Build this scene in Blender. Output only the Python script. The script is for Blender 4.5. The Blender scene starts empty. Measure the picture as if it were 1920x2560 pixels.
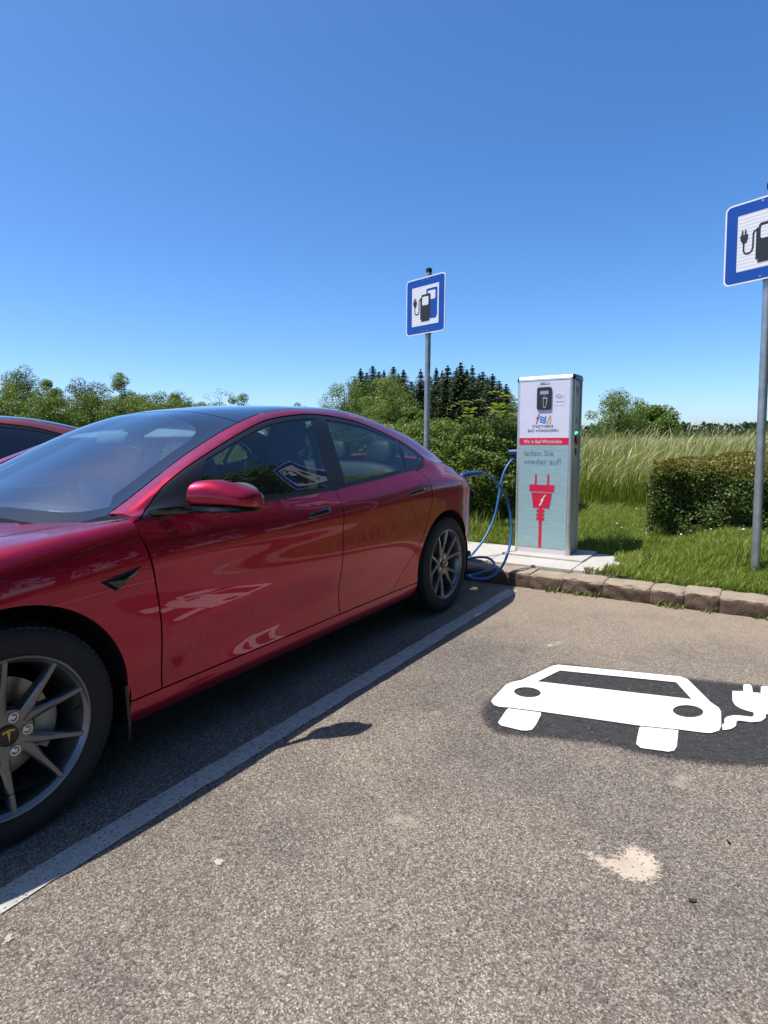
import bpy, bmesh, math, random
import numpy as np
from mathutils import Vector, Matrix
from mathutils.geometry import delaunay_2d_cdt

R = math.radians
SC = bpy.context.scene
COL = SC.collection
rng = np.random.default_rng(7)
random.seed(7)

# ------------------------------------------------------------------ camera
F_PX, PW, PH = 1500.0, 1920.0, 2560.0
CAM = np.array([2.731, -0.832, 1.2084])
YAW, PITCH, ROLL = -0.5637, -0.1220, -0.0062
_cy, _sy, _cp, _sp = math.cos(YAW), math.sin(YAW), math.cos(PITCH), math.sin(PITCH)
FWD = np.array([_sy*_cp, _cy*_cp, _sp]); RGT = np.array([_cy, -_sy, 0.0]); UPV = np.cross(RGT, FWD)
_r2 = math.cos(ROLL)*RGT + math.sin(ROLL)*UPV
_u2 = -math.sin(ROLL)*RGT + math.cos(ROLL)*UPV
cam_data = bpy.data.cameras.new('camera')
cam_data.sensor_fit = 'HORIZONTAL'; cam_data.sensor_width = 36.0
cam_data.lens = 36.0*F_PX/PW
cam_data.clip_start = 0.05; cam_data.clip_end = 6000.0
cam = bpy.data.objects.new('camera', cam_data); COL.objects.link(cam)
cam.matrix_world = Matrix(((_r2[0], _u2[0], -FWD[0], CAM[0]), (_r2[1], _u2[1], -FWD[1], CAM[1]),
                           (_r2[2], _u2[2], -FWD[2], CAM[2]), (0, 0, 0, 1)))
SC.camera = cam

# ------------------------------------------------------------------ sky and sun
SUN_EL = R(66.5)
SUN_DIR = np.array([-0.77, -0.64])            # horizontal direction towards the sun
SUN_DIR = SUN_DIR/np.linalg.norm(SUN_DIR)
world = bpy.data.worlds.new('World'); SC.world = world; world.use_nodes = True
wn = world.node_tree; wn.nodes.clear()
sky = wn.nodes.new('ShaderNodeTexSky'); sky.sky_type = 'NISHITA'; sky.sun_disc = False
sky.sun_elevation = SUN_EL
sky.sun_rotation = math.atan2(SUN_DIR[0], SUN_DIR[1])
sky.altitude = 0.0; sky.air_density = 0.7; sky.dust_density = 0.9; sky.ozone_density = 6.0
bg = wn.nodes.new('ShaderNodeBackground'); bg.inputs['Strength'].default_value = 0.15
wo = wn.nodes.new('ShaderNodeOutputWorld')
hs = wn.nodes.new('ShaderNodeHueSaturation'); hs.inputs['Saturation'].default_value = 1.18
wn.links.new(sky.outputs[0], hs.inputs['Color']); wn.links.new(hs.outputs[0], bg.inputs['Color']); wn.links.new(bg.outputs[0], wo.inputs['Surface'])
sun_data = bpy.data.lights.new('sun', 'SUN'); sun_data.energy = 4.8; sun_data.angle = R(0.53)
sun_data.color = (1.0, 0.955, 0.89)
sun = bpy.data.objects.new('sun', sun_data); COL.objects.link(sun)
_sd = Vector((SUN_DIR[0]*math.cos(SUN_EL), SUN_DIR[1]*math.cos(SUN_EL), math.sin(SUN_EL)))
sun.rotation_euler = _sd.to_track_quat('Z', 'Y').to_euler(); sun.location = (-8, -7, 25)
vs = SC.view_settings
vs.view_transform = 'Standard'; vs.look = 'None'; vs.exposure = 0.55; vs.gamma = 1.0; vs.use_curve_mapping = False
SC.render.engine = 'CYCLES'
SC.cycles.max_bounces = 10; SC.cycles.transparent_max_bounces = 16
SC.cycles.caustics_reflective = False; SC.cycles.caustics_refractive = False

def spot(px, depth):
    """ground position seen at picture column px at a given distance straight ahead"""
    f = np.array([_sy, _cy]); r = np.array([_cy, -_sy])
    return CAM[:2] + f*depth + r*(px-PW/2)/F_PX*depth
def unproj(px, py, z=0.0):
    v = FWD + _r2*(px-PW/2)/F_PX + _u2*(PH/2-py)/F_PX
    t = (z-CAM[2])/v[2]
    return CAM + t*v

# ------------------------------------------------------------------ materials
class NT:
    def __init__(s, name):
        s.m = bpy.data.materials.new(name); s.m.use_nodes = True
        s.t = s.m.node_tree; s.t.nodes.clear()
        s.out = s.t.nodes.new('ShaderNodeOutputMaterial')
    def n(s, typ, ins=None, **kw):
        nd = s.t.nodes.new(typ)
        for k, v in kw.items(): setattr(nd, k, v)
        for k, v in (ins or {}).items():
            if isinstance(v, bpy.types.NodeSocket): s.t.links.new(v, nd.inputs[k])
            else: nd.inputs[k].default_value = v
        return nd
    def pos(s, scale=1.0):
        g = s.n('ShaderNodeNewGeometry')
        if scale == 1.0: return g.outputs['Position']
        return s.n('ShaderNodeVectorMath', {0: g.outputs['Position'], 'Scale': scale}, operation='SCALE').outputs[0]
    def obj(s): return s.n('ShaderNodeTexCoord').outputs['Object']
    def noise(s, vec, scale, detail=4, rough=.55, dist=0.0):
        return s.n('ShaderNodeTexNoise', {'Vector': vec, 'Scale': scale, 'Detail': detail, 'Roughness': rough, 'Distortion': dist}).outputs[0]
    def ramp(s, fac, stops, interp='LINEAR'):
        r = s.n('ShaderNodeValToRGB', {'Fac': fac}); e = r.color_ramp; e.interpolation = interp
        while len(e.elements) < len(stops): e.elements.new(0.5)
        for el, (p, c) in zip(e.elements, stops):
            el.position = p; el.color = (c[0], c[1], c[2], 1) if not isinstance(c, (int, float)) else (c, c, c, 1)
        return r.outputs[0]
    def mix(s, fac, a, b, mode='MIX'):
        m = s.n('ShaderNodeMix', data_type='RGBA', blend_type=mode)
        for sock, v in ((m.inputs[0], fac), (m.inputs[6], a), (m.inputs[7], b)):
            if isinstance(v, bpy.types.NodeSocket): s.t.links.new(v, sock)
            elif isinstance(v, (int, float)): sock.default_value = v if sock.type == 'VALUE' else (v, v, v, 1)
            else: sock.default_value = (*v, 1)
        return m.outputs[2]
    def math(s, op, a, b=0.0, clamp=False):
        m = s.n('ShaderNodeMath', operation=op, use_clamp=clamp)
        for sock, v in ((m.inputs[0], a), (m.inputs[1], b)):
            if isinstance(v, bpy.types.NodeSocket): s.t.links.new(v, sock)
            else: sock.default_value = v
        return m.outputs[0]
    def bump(s, h, strength=.3, dist=.01):
        return s.n('ShaderNodeBump', {'Height': h, 'Strength': strength, 'Distance': dist}).outputs[0]
    def pbsdf(s, **ins):
        p = s.n('ShaderNodeBsdfPrincipled')
        for k, v in ins.items():
            k = k.replace('_', ' ')
            if isinstance(v, bpy.types.NodeSocket): s.t.links.new(v, p.inputs[k])
            else: p.inputs[k].default_value = (*v, 1) if isinstance(v, tuple) and len(v) == 3 else v
        s.t.links.new(p.outputs[0], s.out.inputs['Surface']); return p
    def surf(s, sh): s.t.links.new(sh, s.out.inputs['Surface'])

M = {}
def simple(name, col, rough=.5, metal=0.0, coat=0.0, spec=.5, var=.12, vscale=9.0, bump=0.0, bscale=200.0):
    t = NT(name); v = t.obj()
    nz = t.noise(v, vscale, 4)
    dark = tuple(c*(1-var) for c in col); lite = tuple(min(1, c*(1+var)) for c in col)
    c = t.ramp(nz, [(.3, dark), (.7, lite)])
    rr = t.n('ShaderNodeMapRange', {'Value': nz, 'To Min': max(.02, rough-.06), 'To Max': min(1, rough+.06)}).outputs[0]
    p = t.pbsdf(Base_Color=c, Roughness=rr, Metallic=metal, Coat_Weight=coat, Coat_Roughness=.04, Specular_IOR_Level=spec)
    if bump: t.t.links.new(t.bump(t.noise(v, bscale, 3), bump, .002), p.inputs['Normal'])
    M[name] = t.m; return t.m

def paint_mat(name, col, metal=.55):
    t = NT(name); g = t.n('ShaderNodeTexCoord').outputs['Object']
    fl = t.n('ShaderNodeTexVoronoi', {'Vector': g, 'Scale': 900.0}).outputs['Color']
    bw = t.n('ShaderNodeRGBToBW', {0: fl}).outputs[0]
    c = t.mix(t.math('MULTIPLY', bw, .30), col, tuple(min(1, x*1.5) for x in col))
    dust = t.ramp(t.noise(g, 3.0, 6, .65), [(.42, 0.0), (.75, .030)])
    sep = t.n('ShaderNodeSeparateXYZ', {0: g}).outputs[2]
    low = t.n('ShaderNodeMapRange', {'Value': sep, 'From Min': .75, 'From Max': .2, 'To Min': .25, 'To Max': 1.3}).outputs[0]
    c = t.mix(t.math('MULTIPLY', dust, low), c, (.30, .24, .19))
    rg = t.ramp(t.noise(g, 14.0, 5), [(.3, .33), (.7, .42)])
    t.pbsdf(Base_Color=c, Metallic=metal, Roughness=rg, Coat_Weight=1.0, Coat_Roughness=.018, Coat_IOR=1.45)
    M[name] = t.m; return t.m

def glass_mat(name, tint, f0=.085, dirt=.02):
    t = NT(name)
    tr = t.n('ShaderNodeBsdfTransparent', {'Color': (*tint, 1)}).outputs[0]
    gl = t.n('ShaderNodeBsdfGlossy', {'Color': (1, 1, 1, 1), 'Roughness': .004}).outputs[0]
    di = t.n('ShaderNodeBsdfDiffuse', {'Color': (.42, .40, .37, 1)}).outputs[0]
    fc = t.n('ShaderNodeLayerWeight', {'Blend': .5}).outputs['Facing']
    fr = t.math('ADD', t.math('MULTIPLY', t.math('POWER', fc, 5.0), 1-f0), f0)
    m1 = t.n('ShaderNodeMixShader', {0: fr, 1: tr, 2: gl}).outputs[0]
    dn = t.ramp(t.noise(t.obj(), 7.0, 8, .7), [(.35, dirt*.4), (.8, dirt*1.8)])
    m2 = t.n('ShaderNodeMixShader', {0: dn, 1: m1, 2: di}).outputs[0]
    t.surf(m2); M[name] = t.m; return t.m

def leaf_mat(name, dark, lite, trans=.35, tip=None, rough=.5, zc=None):
    t = NT(name); g = t.n('ShaderNodeNewGeometry')
    rp = g.outputs['Random Per Island']
    big = t.noise(g.outputs['Position'], .9, 3)
    f = t.math('ADD', t.math('MULTIPLY', rp, .65), t.math('MULTIPLY', big, .5), True)
    stops = [(.1, dark), (.85, lite)]
    if tip: stops = [(.08, dark), (.72, lite), (.97, tip)]
    c = t.ramp(f, stops)
    if zc:                                    # young growth on top: (z0, z1, colour)
        z = t.n('ShaderNodeSeparateXYZ', {0: g.outputs['Position']}).outputs[2]
        zf = t.n('ShaderNodeMapRange', {'Value': z, 'From Min': zc[0], 'From Max': zc[1]}).outputs[0]
        c = t.mix(t.math('MULTIPLY', zf, t.math('ADD', rp, .15, True)), c, zc[2])
    p = t.n('ShaderNodeBsdfPrincipled', {'Base Color': c, 'Roughness': rough, 'Specular IOR Level': .35}).outputs[0]
    tc = t.mix(.5, c, (.30, .38, .04), 'MIX')
    tl = t.n('ShaderNodeBsdfTranslucent', {'Color': tc}).outputs[0]
    t.surf(t.n('ShaderNodeMixShader', {0: trans, 1: p, 2: tl}).outputs[0])
    M[name] = t.m; return t.m

# ------------------------------------------------------------------ mesh helpers
def link(o): COL.objects.link(o); return o
def mesh_obj(name, verts, faces, mat=None, parent=None, smooth=False, normals=None):
    me = bpy.data.meshes.new(name)
    me.from_pydata([tuple(map(float, v)) for v in verts], [], [tuple(map(int, f)) for f in faces])
    if smooth: me.polygons.foreach_set('use_smooth', [True]*len(me.polygons))
    me.update()
    if normals is not None: me.normals_split_custom_set_from_vertices([tuple(map(float, n)) for n in normals])
    if mat: me.materials.append(M[mat] if isinstance(mat, str) else mat)
    o = link(bpy.data.objects.new(name, me))
    if parent is not None: o.parent = parent
    return o
def fast_mesh(name, V, Fq, mat, parent=None, smooth=False):
    """big array meshes: V (n,3), Fq (m,k) all of one face size"""
    me = bpy.data.meshes.new(name); V = np.asarray(V, np.float32); Fq = np.asarray(Fq, np.int32)
    me.vertices.add(len(V)); me.vertices.foreach_set('co', V.ravel())
    k = Fq.shape[1]; me.loops.add(Fq.size); me.loops.foreach_set('vertex_index', Fq.ravel())
    me.polygons.add(len(Fq)); me.polygons.foreach_set('loop_start', np.arange(0, Fq.size, k, dtype=np.int32))
    if smooth: me.polygons.foreach_set('use_smooth', np.ones(len(Fq), bool))
    me.update(calc_edges=True); me.materials.append(M[mat])
    o = link(bpy.data.objects.new(name, me))
    if parent is not None: o.parent = parent
    return o
class MB:
    """collects shapes into one mesh"""
    def __init__(s): s.v = []; s.f = []
    def add(s, v, f):
        b = len(s.v); s.v += [tuple(map(float, p)) for p in v]; s.f += [tuple(b+i for i in q) for q in f]; return s
    def box(s, c, d, bev=0.0, rot=None):
        hx, hy, hz = d[0]/2, d[1]/2, d[2]/2; b = min(bev, hx*.9, hy*.9, hz*.9)
        if b <= 0:
            v = [(x, y, z) for x in (-hx, hx) for y in (-hy, hy) for z in (-hz, hz)]
            f = [(0, 1, 3, 2), (4, 6, 7, 5), (0, 4, 5, 1), (2, 3, 7, 6), (0, 2, 6, 4), (1, 5, 7, 3)]
        else:
            v = []; idx = {}
            for sx in (-1, 1):
                for sy in (-1, 1):
                    for sz in (-1, 1):
                        for a in range(3):
                            p = [sx*(hx-b), sy*(hy-b), sz*(hz-b)]
                            p[a] = (sx*hx, sy*hy, sz*hz)[a]; idx[(sx, sy, sz, a)] = len(v); v.append(tuple(p))
            f = []
            for a in range(3):
                o1, o2 = [(1, 2), (2, 0), (0, 1)][a]
                for sg in (-1, 1):
                    q = []
                    for (p1, p2) in ((-1, -1), (1, -1), (1, 1), (-1, 1)):
                        k = [0, 0, 0]; k[a] = sg; k[o1] = p1; k[o2] = p2; q.append(idx[(*k, a)])
                    f.append(tuple(q if sg > 0 else q[::-1]))
            for a in range(3):
                o1, o2 = [(1, 2), (2, 0), (0, 1)][a]
                for s1 in (-1, 1):
                    for s2 in (-1, 1):
                        def K(sa, w): k = [0, 0, 0]; k[a] = sa; k[o1] = s1; k[o2] = s2; return idx[(*k, w)]
                        q = [K(-1, o1), K(1, o1), K(1, o2), K(-1, o2)]
                        f.append(tuple(q if s1*s2 < 0 else q[::-1]))
            for sx in (-1, 1):
                for sy in (-1, 1):
                    for sz in (-1, 1):
                        q = [idx[(sx, sy, sz, a)] for a in range(3)]
                        f.append(tuple(q if sx*sy*sz > 0 else q[::-1]))
        if rot is not None: v = [tuple(rot @ Vector(p)) for p in v]
        return s.add([(p[0]+c[0], p[1]+c[1], p[2]+c[2]) for p in v], f)
    def tube(s, pts, rad, seg=10, caps=True):
        P = [Vector(p) for p in pts]; n = len(P)
        rads = rad if hasattr(rad, '__len__') else [rad]*n
        v = []; f = []; up = None
        for i in range(n):
            t = (P[min(i+1, n-1)]-P[max(i-1, 0)]).normalized()
            if up is None:
                up = Vector((0, 0, 1)) if abs(t.z) < .9 else Vector((1, 0, 0))
            a = (up-t*up.dot(t)).normalized(); up = a; b = t.cross(a)
            for k in range(seg):
                w = 2*math.pi*k/seg; v.append(P[i]+(a*math.cos(w)+b*math.sin(w))*rads[i])
        for i in range(n-1):
            for k in range(seg):
                k2 = (k+1) % seg; f.append((i*seg+k, i*seg+k2, (i+1)*seg+k2, (i+1)*seg+k))
        if caps: f.append(tuple(range(seg))[::-1]); f.append(tuple((n-1)*seg+k for k in range(seg)))
        return s.add(v, f)
    def lathe(s, prof, seg=48, axis='x', c=(0, 0, 0), a0=0, a1=2*math.pi, close=True):
        """prof = list of (axial, radius)"""
        v = []; f = []; full = abs(a1-a0-2*math.pi) < 1e-6; ns = seg if full else seg+1
        for k in range(ns):
            w = a0+(a1-a0)*k/seg; cw, sw = math.cos(w), math.sin(w)
            for (h, r) in prof:
                p = {'x': (h, r*cw, r*sw), 'y': (r*sw, h, r*cw), 'z': (r*cw, r*sw, h)}[axis]
                v.append((p[0]+c[0], p[1]+c[1], p[2]+c[2]))
        m = len(prof)
        for k in range(seg):
            k2 = (k+1) % ns
            for i in range(m-1): f.append((k*m+i, k2*m+i, k2*m+i+1, k*m+i+1))
        return s.add(v, f)
    def prism(s, poly, h, to3, holes=()):
        """poly in 2-D, extruded by h along to3(u,v,w)'s w"""
        tris, pts = tri_fill(poly, holes)
        n = len(pts)
        v = [to3(p[0], p[1], h) for p in pts]+[to3(p[0], p[1], 0) for p in pts]
        f = [tuple(t) for t in tris]+[tuple(i+n for i in t[::-1]) for t in tris]
        k = 0
        for loop in [poly, *holes]:
            m = len(loop)
            for i in range(m):
                a, b = k+i, k+(i+1) % m; f.append((a+n, b+n, b, a))
            k += m
        return s.add(v, f)
    def build(s, name, mat, parent=None, smooth=False, auto=None):
        o = mesh_obj(name, s.v, s.f, mat, parent, smooth)
        bm = bmesh.new(); bm.from_mesh(o.data); bmesh.ops.recalc_face_normals(bm, faces=bm.faces); bm.to_mesh(o.data); bm.free()
        if auto is not None:
            try:
                o.data.polygons.foreach_set('use_smooth', [True]*len(o.data.polygons)); o.data.set_sharp_from_angle(angle=R(auto))
            except Exception: pass
        return o

def pip(P, poly):
    P = np.asarray(P, float); poly = np.asarray(poly, float); x, y = P[:, 0], P[:, 1]
    ins = np.zeros(len(P), bool); j = len(poly)-1
    for i in range(len(poly)):
        xi, yi = poly[i]; xj, yj = poly[j]
        c = ((yi > y) != (yj > y)) & (x < (xj-xi)*(y-yi)/((yj-yi) if yj != yi else 1e-12)+xi)
        ins ^= c; j = i
    return ins
def tri_fill(poly, holes=(), extra=None):
    pts = []; edges = []
    for loop in [poly, *holes]:
        b = len(pts); m = len(loop)
        pts += [tuple(p) for p in loop]; edges += [(b+i, b+(i+1) % m) for i in range(m)]
    nb = len(pts)
    if extra is not None: pts += [tuple(p) for p in extra]
    r = delaunay_2d_cdt([Vector(p) for p in pts], edges, [], 0, 1e-7)
    vo = [(v.x, v.y) for v in r[0]]
    # map back boundary vertices (cdt may reorder)
    inv = {}
    for i, src in enumerate(r[3]):
        for q in src: inv.setdefault(q, i)
    order = []; used = {}
    newpts = []
    for q in range(nb):
        newpts.append(pts[q]); used.setdefault(inv.get(q, q), q)
    remap = {}
    for i in range(len(vo)):
        if i in used: remap[i] = used[i]
        else: remap[i] = len(newpts); newpts.append(vo[i])
    F = np.array([[remap[i] for i in f] for f in r[2]])
    A = np.array(newpts)
    cen = A[F].mean(1)
    ok = pip(cen, poly)
    for h in holes: ok &= ~pip(cen, h)
    F = F[ok]
    a, b, c = A[F[:, 0]], A[F[:, 1]], A[F[:, 2]]
    ar = (b[:, 0]-a[:, 0])*(c[:, 1]-a[:, 1])-(b[:, 1]-a[:, 1])*(c[:, 0]-a[:, 0])
    F[ar < 0] = F[ar < 0][:, ::-1]
    return F[np.abs(ar) > 1e-12].tolist(), newpts

def thing(name, label, cat, loc=(0, 0, 0), rz=0.0, group=None):
    o = bpy.data.objects.new(name, None); link(o); o.empty_display_size = .1
    o.location = loc; o.rotation_euler = (0, 0, rz); o['label'] = label; o['category'] = cat
    if group: o['group'] = group
    return o
def tag(o, label, cat, group=None):
    o['label'] = label; o['category'] = cat
    if group: o['group'] = group
    return o
def struct(o, label=None):
    o['kind'] = 'structure'
    if label: o['label'] = label
    return o
def stuff(o, label=None, cat=None):
    o['kind'] = 'stuff'
    if label: o['label'] = label
    if cat: o['category'] = cat
    return o
def part(o, label): o['label'] = label; return o
def text_part(name, body, mat, parent, width=None, size=.05, M4=None, depth=.0012, bold=0.0):
    cu = bpy.data.curves.new(name, 'FONT'); cu.body = body; cu.size = size; cu.extrude = depth/2; cu.offset = bold
    cu.align_x = 'LEFT'; cu.resolution_u = 3
    to = bpy.data.objects.new(name, cu); COL.objects.link(to)
    dg = bpy.context.evaluated_depsgraph_get(); me = bpy.data.meshes.new_from_object(to.evaluated_get(dg))
    bpy.data.objects.remove(to)
    n = len(me.vertices); co = np.zeros(n*3); me.vertices.foreach_get('co', co); co = co.reshape(-1, 3)
    co[:, 0] -= co[:, 0].min()
    if width: k = width/co[:, 0].max(); co[:, 0] *= k
    me.vertices.foreach_set('co', co.ravel()); me.update()
    me.materials.clear(); me.materials.append(M[mat]); me.name = name
    o = link(bpy.data.objects.new(name, me))
    if M4 is not None: o.matrix_local = M4
    o.parent = parent
    return o
# ------------------------------------------------------------------ the materials
paint_mat('red_paint', (.33, .0003, .026), .74)
paint_mat('dark_red_paint', (.20, .035, .028), .35)
glass_mat('windscreen_glass', (.52, .71, .76), .36, .012)
glass_mat('side_glass', (.42, .52, .47), .10, .012)
simple('roof_glass', (.008, .009, .012), .05, 0, 1.0, .6)
simple('gloss_black', (.008, .008, .009), .12, 0, .6)
simple('satin_black', (.012, .012, .013), .35)
simple('matt_black', (.006, .006, .007), .8)
simple('rubber', (.010, .010, .011), .75, bump=.35, bscale=160)
simple('rim_grey', (.17, .17, .175), .32, .8, .25)
simple('bright_metal', (.55, .55, .56), .28, 1.0)
simple('brake_metal', (.30, .29, .28), .38, .9)
simple('caliper_paint', (.36, .36, .35), .5)
simple('emblem_gold', (.55, .38, .08), .35, .6)
simple('seat_black', (.014, .015, .017), .55, bump=.2)
simple('light_trim', (.52, .53, .51), .8)
simple('dash_dark', (.020, .021, .023), .6)
simple('dash_wood', (.22, .14, .08), .45)
simple('screen_dark', (.01, .012, .016), .08, 0, .5)
simple('tail_lamp', (.16, .004, .006), .08, 0, 1.0)
simple('lamp_clear', (.35, .36, .38), .06, .2, 1.0)
simple('cable_blue', (.012, .10, .30), .38, bump=.1, bscale=60)
simple('plug_blue', (.01, .055, .16), .4)

# ------------------------------------------------------------------ curves
def cub(xs, ys):
    """natural cubic spline, vectorised evaluation, linear beyond the ends"""
    xs = np.asarray(xs, float); ys = np.asarray(ys, float); n = len(xs); h = np.diff(xs)
    A = np.zeros((n, n)); r = np.zeros(n); A[0, 0] = A[-1, -1] = 1
    for i in range(1, n-1):
        A[i, i-1] = h[i-1]; A[i, i] = 2*(h[i-1]+h[i]); A[i, i+1] = h[i]
        r[i] = 6*((ys[i+1]-ys[i])/h[i]-(ys[i]-ys[i-1])/h[i-1])
    m = np.linalg.solve(A, r)
    def f(x):
        x = np.asarray(x, float); i = np.clip(np.searchsorted(xs, x)-1, 0, n-2); d = x-xs[i]; e = xs[i+1]-x; hh = h[i]
        val = (m[i]*e**3+m[i+1]*d**3)/(6*hh)+(ys[i]/hh-m[i]*hh/6)*e+(ys[i+1]/hh-m[i+1]*hh/6)*d
        s0 = (ys[1]-ys[0])/h[0]-h[0]*m[1]/6; s1 = (ys[-1]-ys[-2])/h[-1]+h[-1]*m[-2]/6
        val = np.where(x < xs[0], ys[0]+s0*(x-xs[0]), val); return np.where(x > xs[-1], ys[-1]+s1*(x-xs[-1]), val)
    return f
def pch(*pts):
    """monotone cubic through (x,y) points"""
    xs = np.array([p[0] for p in pts], float); ys = np.array([p[1] for p in pts], float); n = len(xs)
    if n == 1: return lambda x: np.full_like(np.asarray(x, float), ys[0])
    h = np.diff(xs); d = np.diff(ys)/h; m = np.zeros(n); m[0] = d[0]; m[-1] = d[-1]
    for i in range(1, n-1):
        if d[i-1]*d[i] > 0:
            w1, w2 = 2*h[i]+h[i-1], h[i]+2*h[i-1]; m[i] = (w1+w2)/(w1/d[i-1]+w2/d[i])
    def f(x):
        x = np.clip(np.asarray(x, float), xs[0], xs[-1]); i = np.clip(np.searchsorted(xs, x)-1, 0, n-2)
        t = (x-xs[i])/h[i]; t2, t3 = t*t, t*t*t
        return (2*t3-3*t2+1)*ys[i]+(t3-2*t2+t)*h[i]*m[i]+(-2*t3+3*t2)*ys[i+1]+(t3-t2)*h[i]*m[i+1]
    return f

# ------------------------------------------------------------------ car body surface
NS = 15
SS = np.linspace(0, NS-1, (NS-1)*24+1)
YY = np.arange(-0.86, 3.875, .008)
taper = pch((-.86, .50), (-.82, .62), (-.74, .76), (-.6, .875), (-.4, .95), (-.2, .985), (0, 1), (2.95, 1), (3.12, .993), (3.3, .957), (3.4, .914), (3.5, .865), (3.6, .812), (3.7, .752), (3.8, .672), (3.87, .56))
LOW = [  # (x curve, z curve) for the lower body, bottom to shoulder
 (pch((-1, .72)), pch((-1, .17))),
 (pch((-.9, .86), (.4, .848), (2.4, .848), (3.9, .86)), pch((-.86, .22), (-.5, .19), (.4, .187), (2.4, .187), (3.2, .22), (3.87, .34))),
 (pch((-.9, .89), (.4, .882), (2.4, .884), (3.9, .89)), pch((-.86, .27), (-.5, .235), (.4, .228), (2.4, .228), (3.2, .27), (3.87, .40))),
 (pch((-.9, .90), (.1, .895), (.5, .886), (2.2, .888), (2.6, .90), (3.9, .90)), pch((-.86, .32), (.4, .287), (2.4, .290), (3.2, .34), (3.87, .46))),
 (pch((-.9, .905), (.1, .905), (.45, .899), (.8, .886), (1.3, .880), (1.9, .881), (2.2, .888), (2.5, .905), (3.9, .91)), pch((-.86, .40), (.5, .395), (1.6, .405), (2.4, .43), (3.2, .44), (3.87, .53))),
 (pch((-.9, .91), (.1, .912), (.5, .909), (.9, .9085), (1.6, .9085), (2.1, .910), (2.5, .917), (2.9, .922), (3.9, .915)), pch((-.86, .48), (.5, .56), (1.6, .575), (2.5, .585), (3.2, .58), (3.87, .62))),
 (pch((-.9, .905), (0, .916), (.5, .911), (1.0, .908), (1.7, .909), (2.3, .915), (2.85, .9245), (3.9, .91)), pch((-.86, .55), (-.4, .67), (.1, .715), (1.6, .725), (2.6, .75), (3.2, .745), (3.87, .70))),
 (pch((-.9, .88), (0, .905), (.5, .903), (1.0, .902), (1.7, .906), (2.3, .909), (2.85, .914), (3.9, .89)), pch((-.86, .61), (-.4, .755), (.1, .81), (.6, .832), (1.2, .838), (1.7, .856), (2.2, .890), (2.6, .922), (3.0, .925), (3.2, .900), (3.5, .860), (3.87, .77))),
]
T1UP = [
 (pch((.1, .862), (1.1, .862), (1.65, .856), (2.2, .845), (2.6, .842), (2.9, .850), (3.3, .845), (3.9, .80)), pch((.1, .918), (.5, .926), (1.1, .930), (1.65, .944), (2.1, .972), (2.5, 1.003), (2.75, 1.012), (3.0, .985), (3.4, .915), (3.7, .872), (3.87, .80))),
 (pch((.1, .852), (.5, .853), (1.1, .8525), (1.65, .8465), (2.2, .834), (2.6, .824), (2.9, .822), (3.3, .805), (3.9, .74)), pch((.1, .90), (.46, .936), (.6, .947), (1.1, .953), (1.65, .968), (2.1, .997), (2.5, 1.032), (2.75, 1.050), (3.0, 1.020), (3.4, .938), (3.7, .892), (3.87, .82))),
 (pch((.1, .82), (.5, .825), (.76, .823), (1.2, .786), (1.7, .747), (2.1, .753), (2.4, .769), (2.65, .785), (2.9, .785), (3.3, .765), (3.9, .68)), pch((.1, .90), (.46, .938), (.6, .968), (.76, 1.010), (1.0, 1.070), (1.41, 1.155), (1.77, 1.180), (2.07, 1.175), (2.4, 1.150), (2.65, 1.105), (2.9, 1.058), (3.2, .995), (3.4, .955), (3.7, .908), (3.87, .84))),
 (pch((.1, .79), (.5, .800), (.76, .767), (.97, .726), (1.17, .689), (1.41, .655), (1.77, .638), (2.07, .650), (2.36, .683), (2.65, .735), (2.9, .745), (3.3, .735), (3.9, .63)), pch((.1, .90), (.46, .940), (.6, 1.003), (.76, 1.087), (.97, 1.169), (1.17, 1.242), (1.41, 1.312), (1.77, 1.345), (2.07, 1.324), (2.36, 1.259), (2.65, 1.160), (2.9, 1.098), (3.15, 1.030), (3.4, .972), (3.7, .924), (3.87, .855))),
 (pch((.1, .77), (.46, .720), (.62, .695), (.79, .667), (.98, .639), (1.19, .613), (1.48, .588), (1.9, .579), (2.4, .597), (2.76, .630), (3.1, .660), (3.4, .670), (3.7, .645), (3.9, .55)), pch((.1, .80), (.46, .937), (.62, 1.015), (.79, 1.103), (.98, 1.189), (1.19, 1.272), (1.37, 1.328), (1.48, 1.350), (1.71, 1.371), (1.95, 1.374), (2.1, 1.368), (2.4, 1.323), (2.76, 1.235), (3.1, 1.108), (3.26, 1.045), (3.4, .998), (3.55, .966), (3.7, .945), (3.8, .92), (3.87, .87))),
 (pch((.1, .38), (1.2, .33), (3.9, .33)), pch((.1, .865), (.3, .955), (.46, 1.030), (.62, 1.103), (.79, 1.183), (.98, 1.263), (1.19, 1.331), (1.4, 1.369), (1.7, 1.396), (2.0, 1.404), (2.3, 1.386), (2.7, 1.293), (3.1, 1.160), (3.4, 1.035), (3.55, 1.008), (3.7, .998), (3.8, .955), (3.87, .89))),
 (pch((-1, 0.0)), pch((.1, .885), (.3, .978), (.46, 1.052), (.62, 1.124), (.79, 1.202), (.98, 1.282), (1.19, 1.346), (1.4, 1.381), (1.7, 1.408), (2.0, 1.415), (2.3, 1.397), (2.7, 1.308), (3.1, 1.175), (3.4, 1.052), (3.55, 1.025), (3.7, 1.015), (3.8, .97), (3.87, .90))),
]
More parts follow.
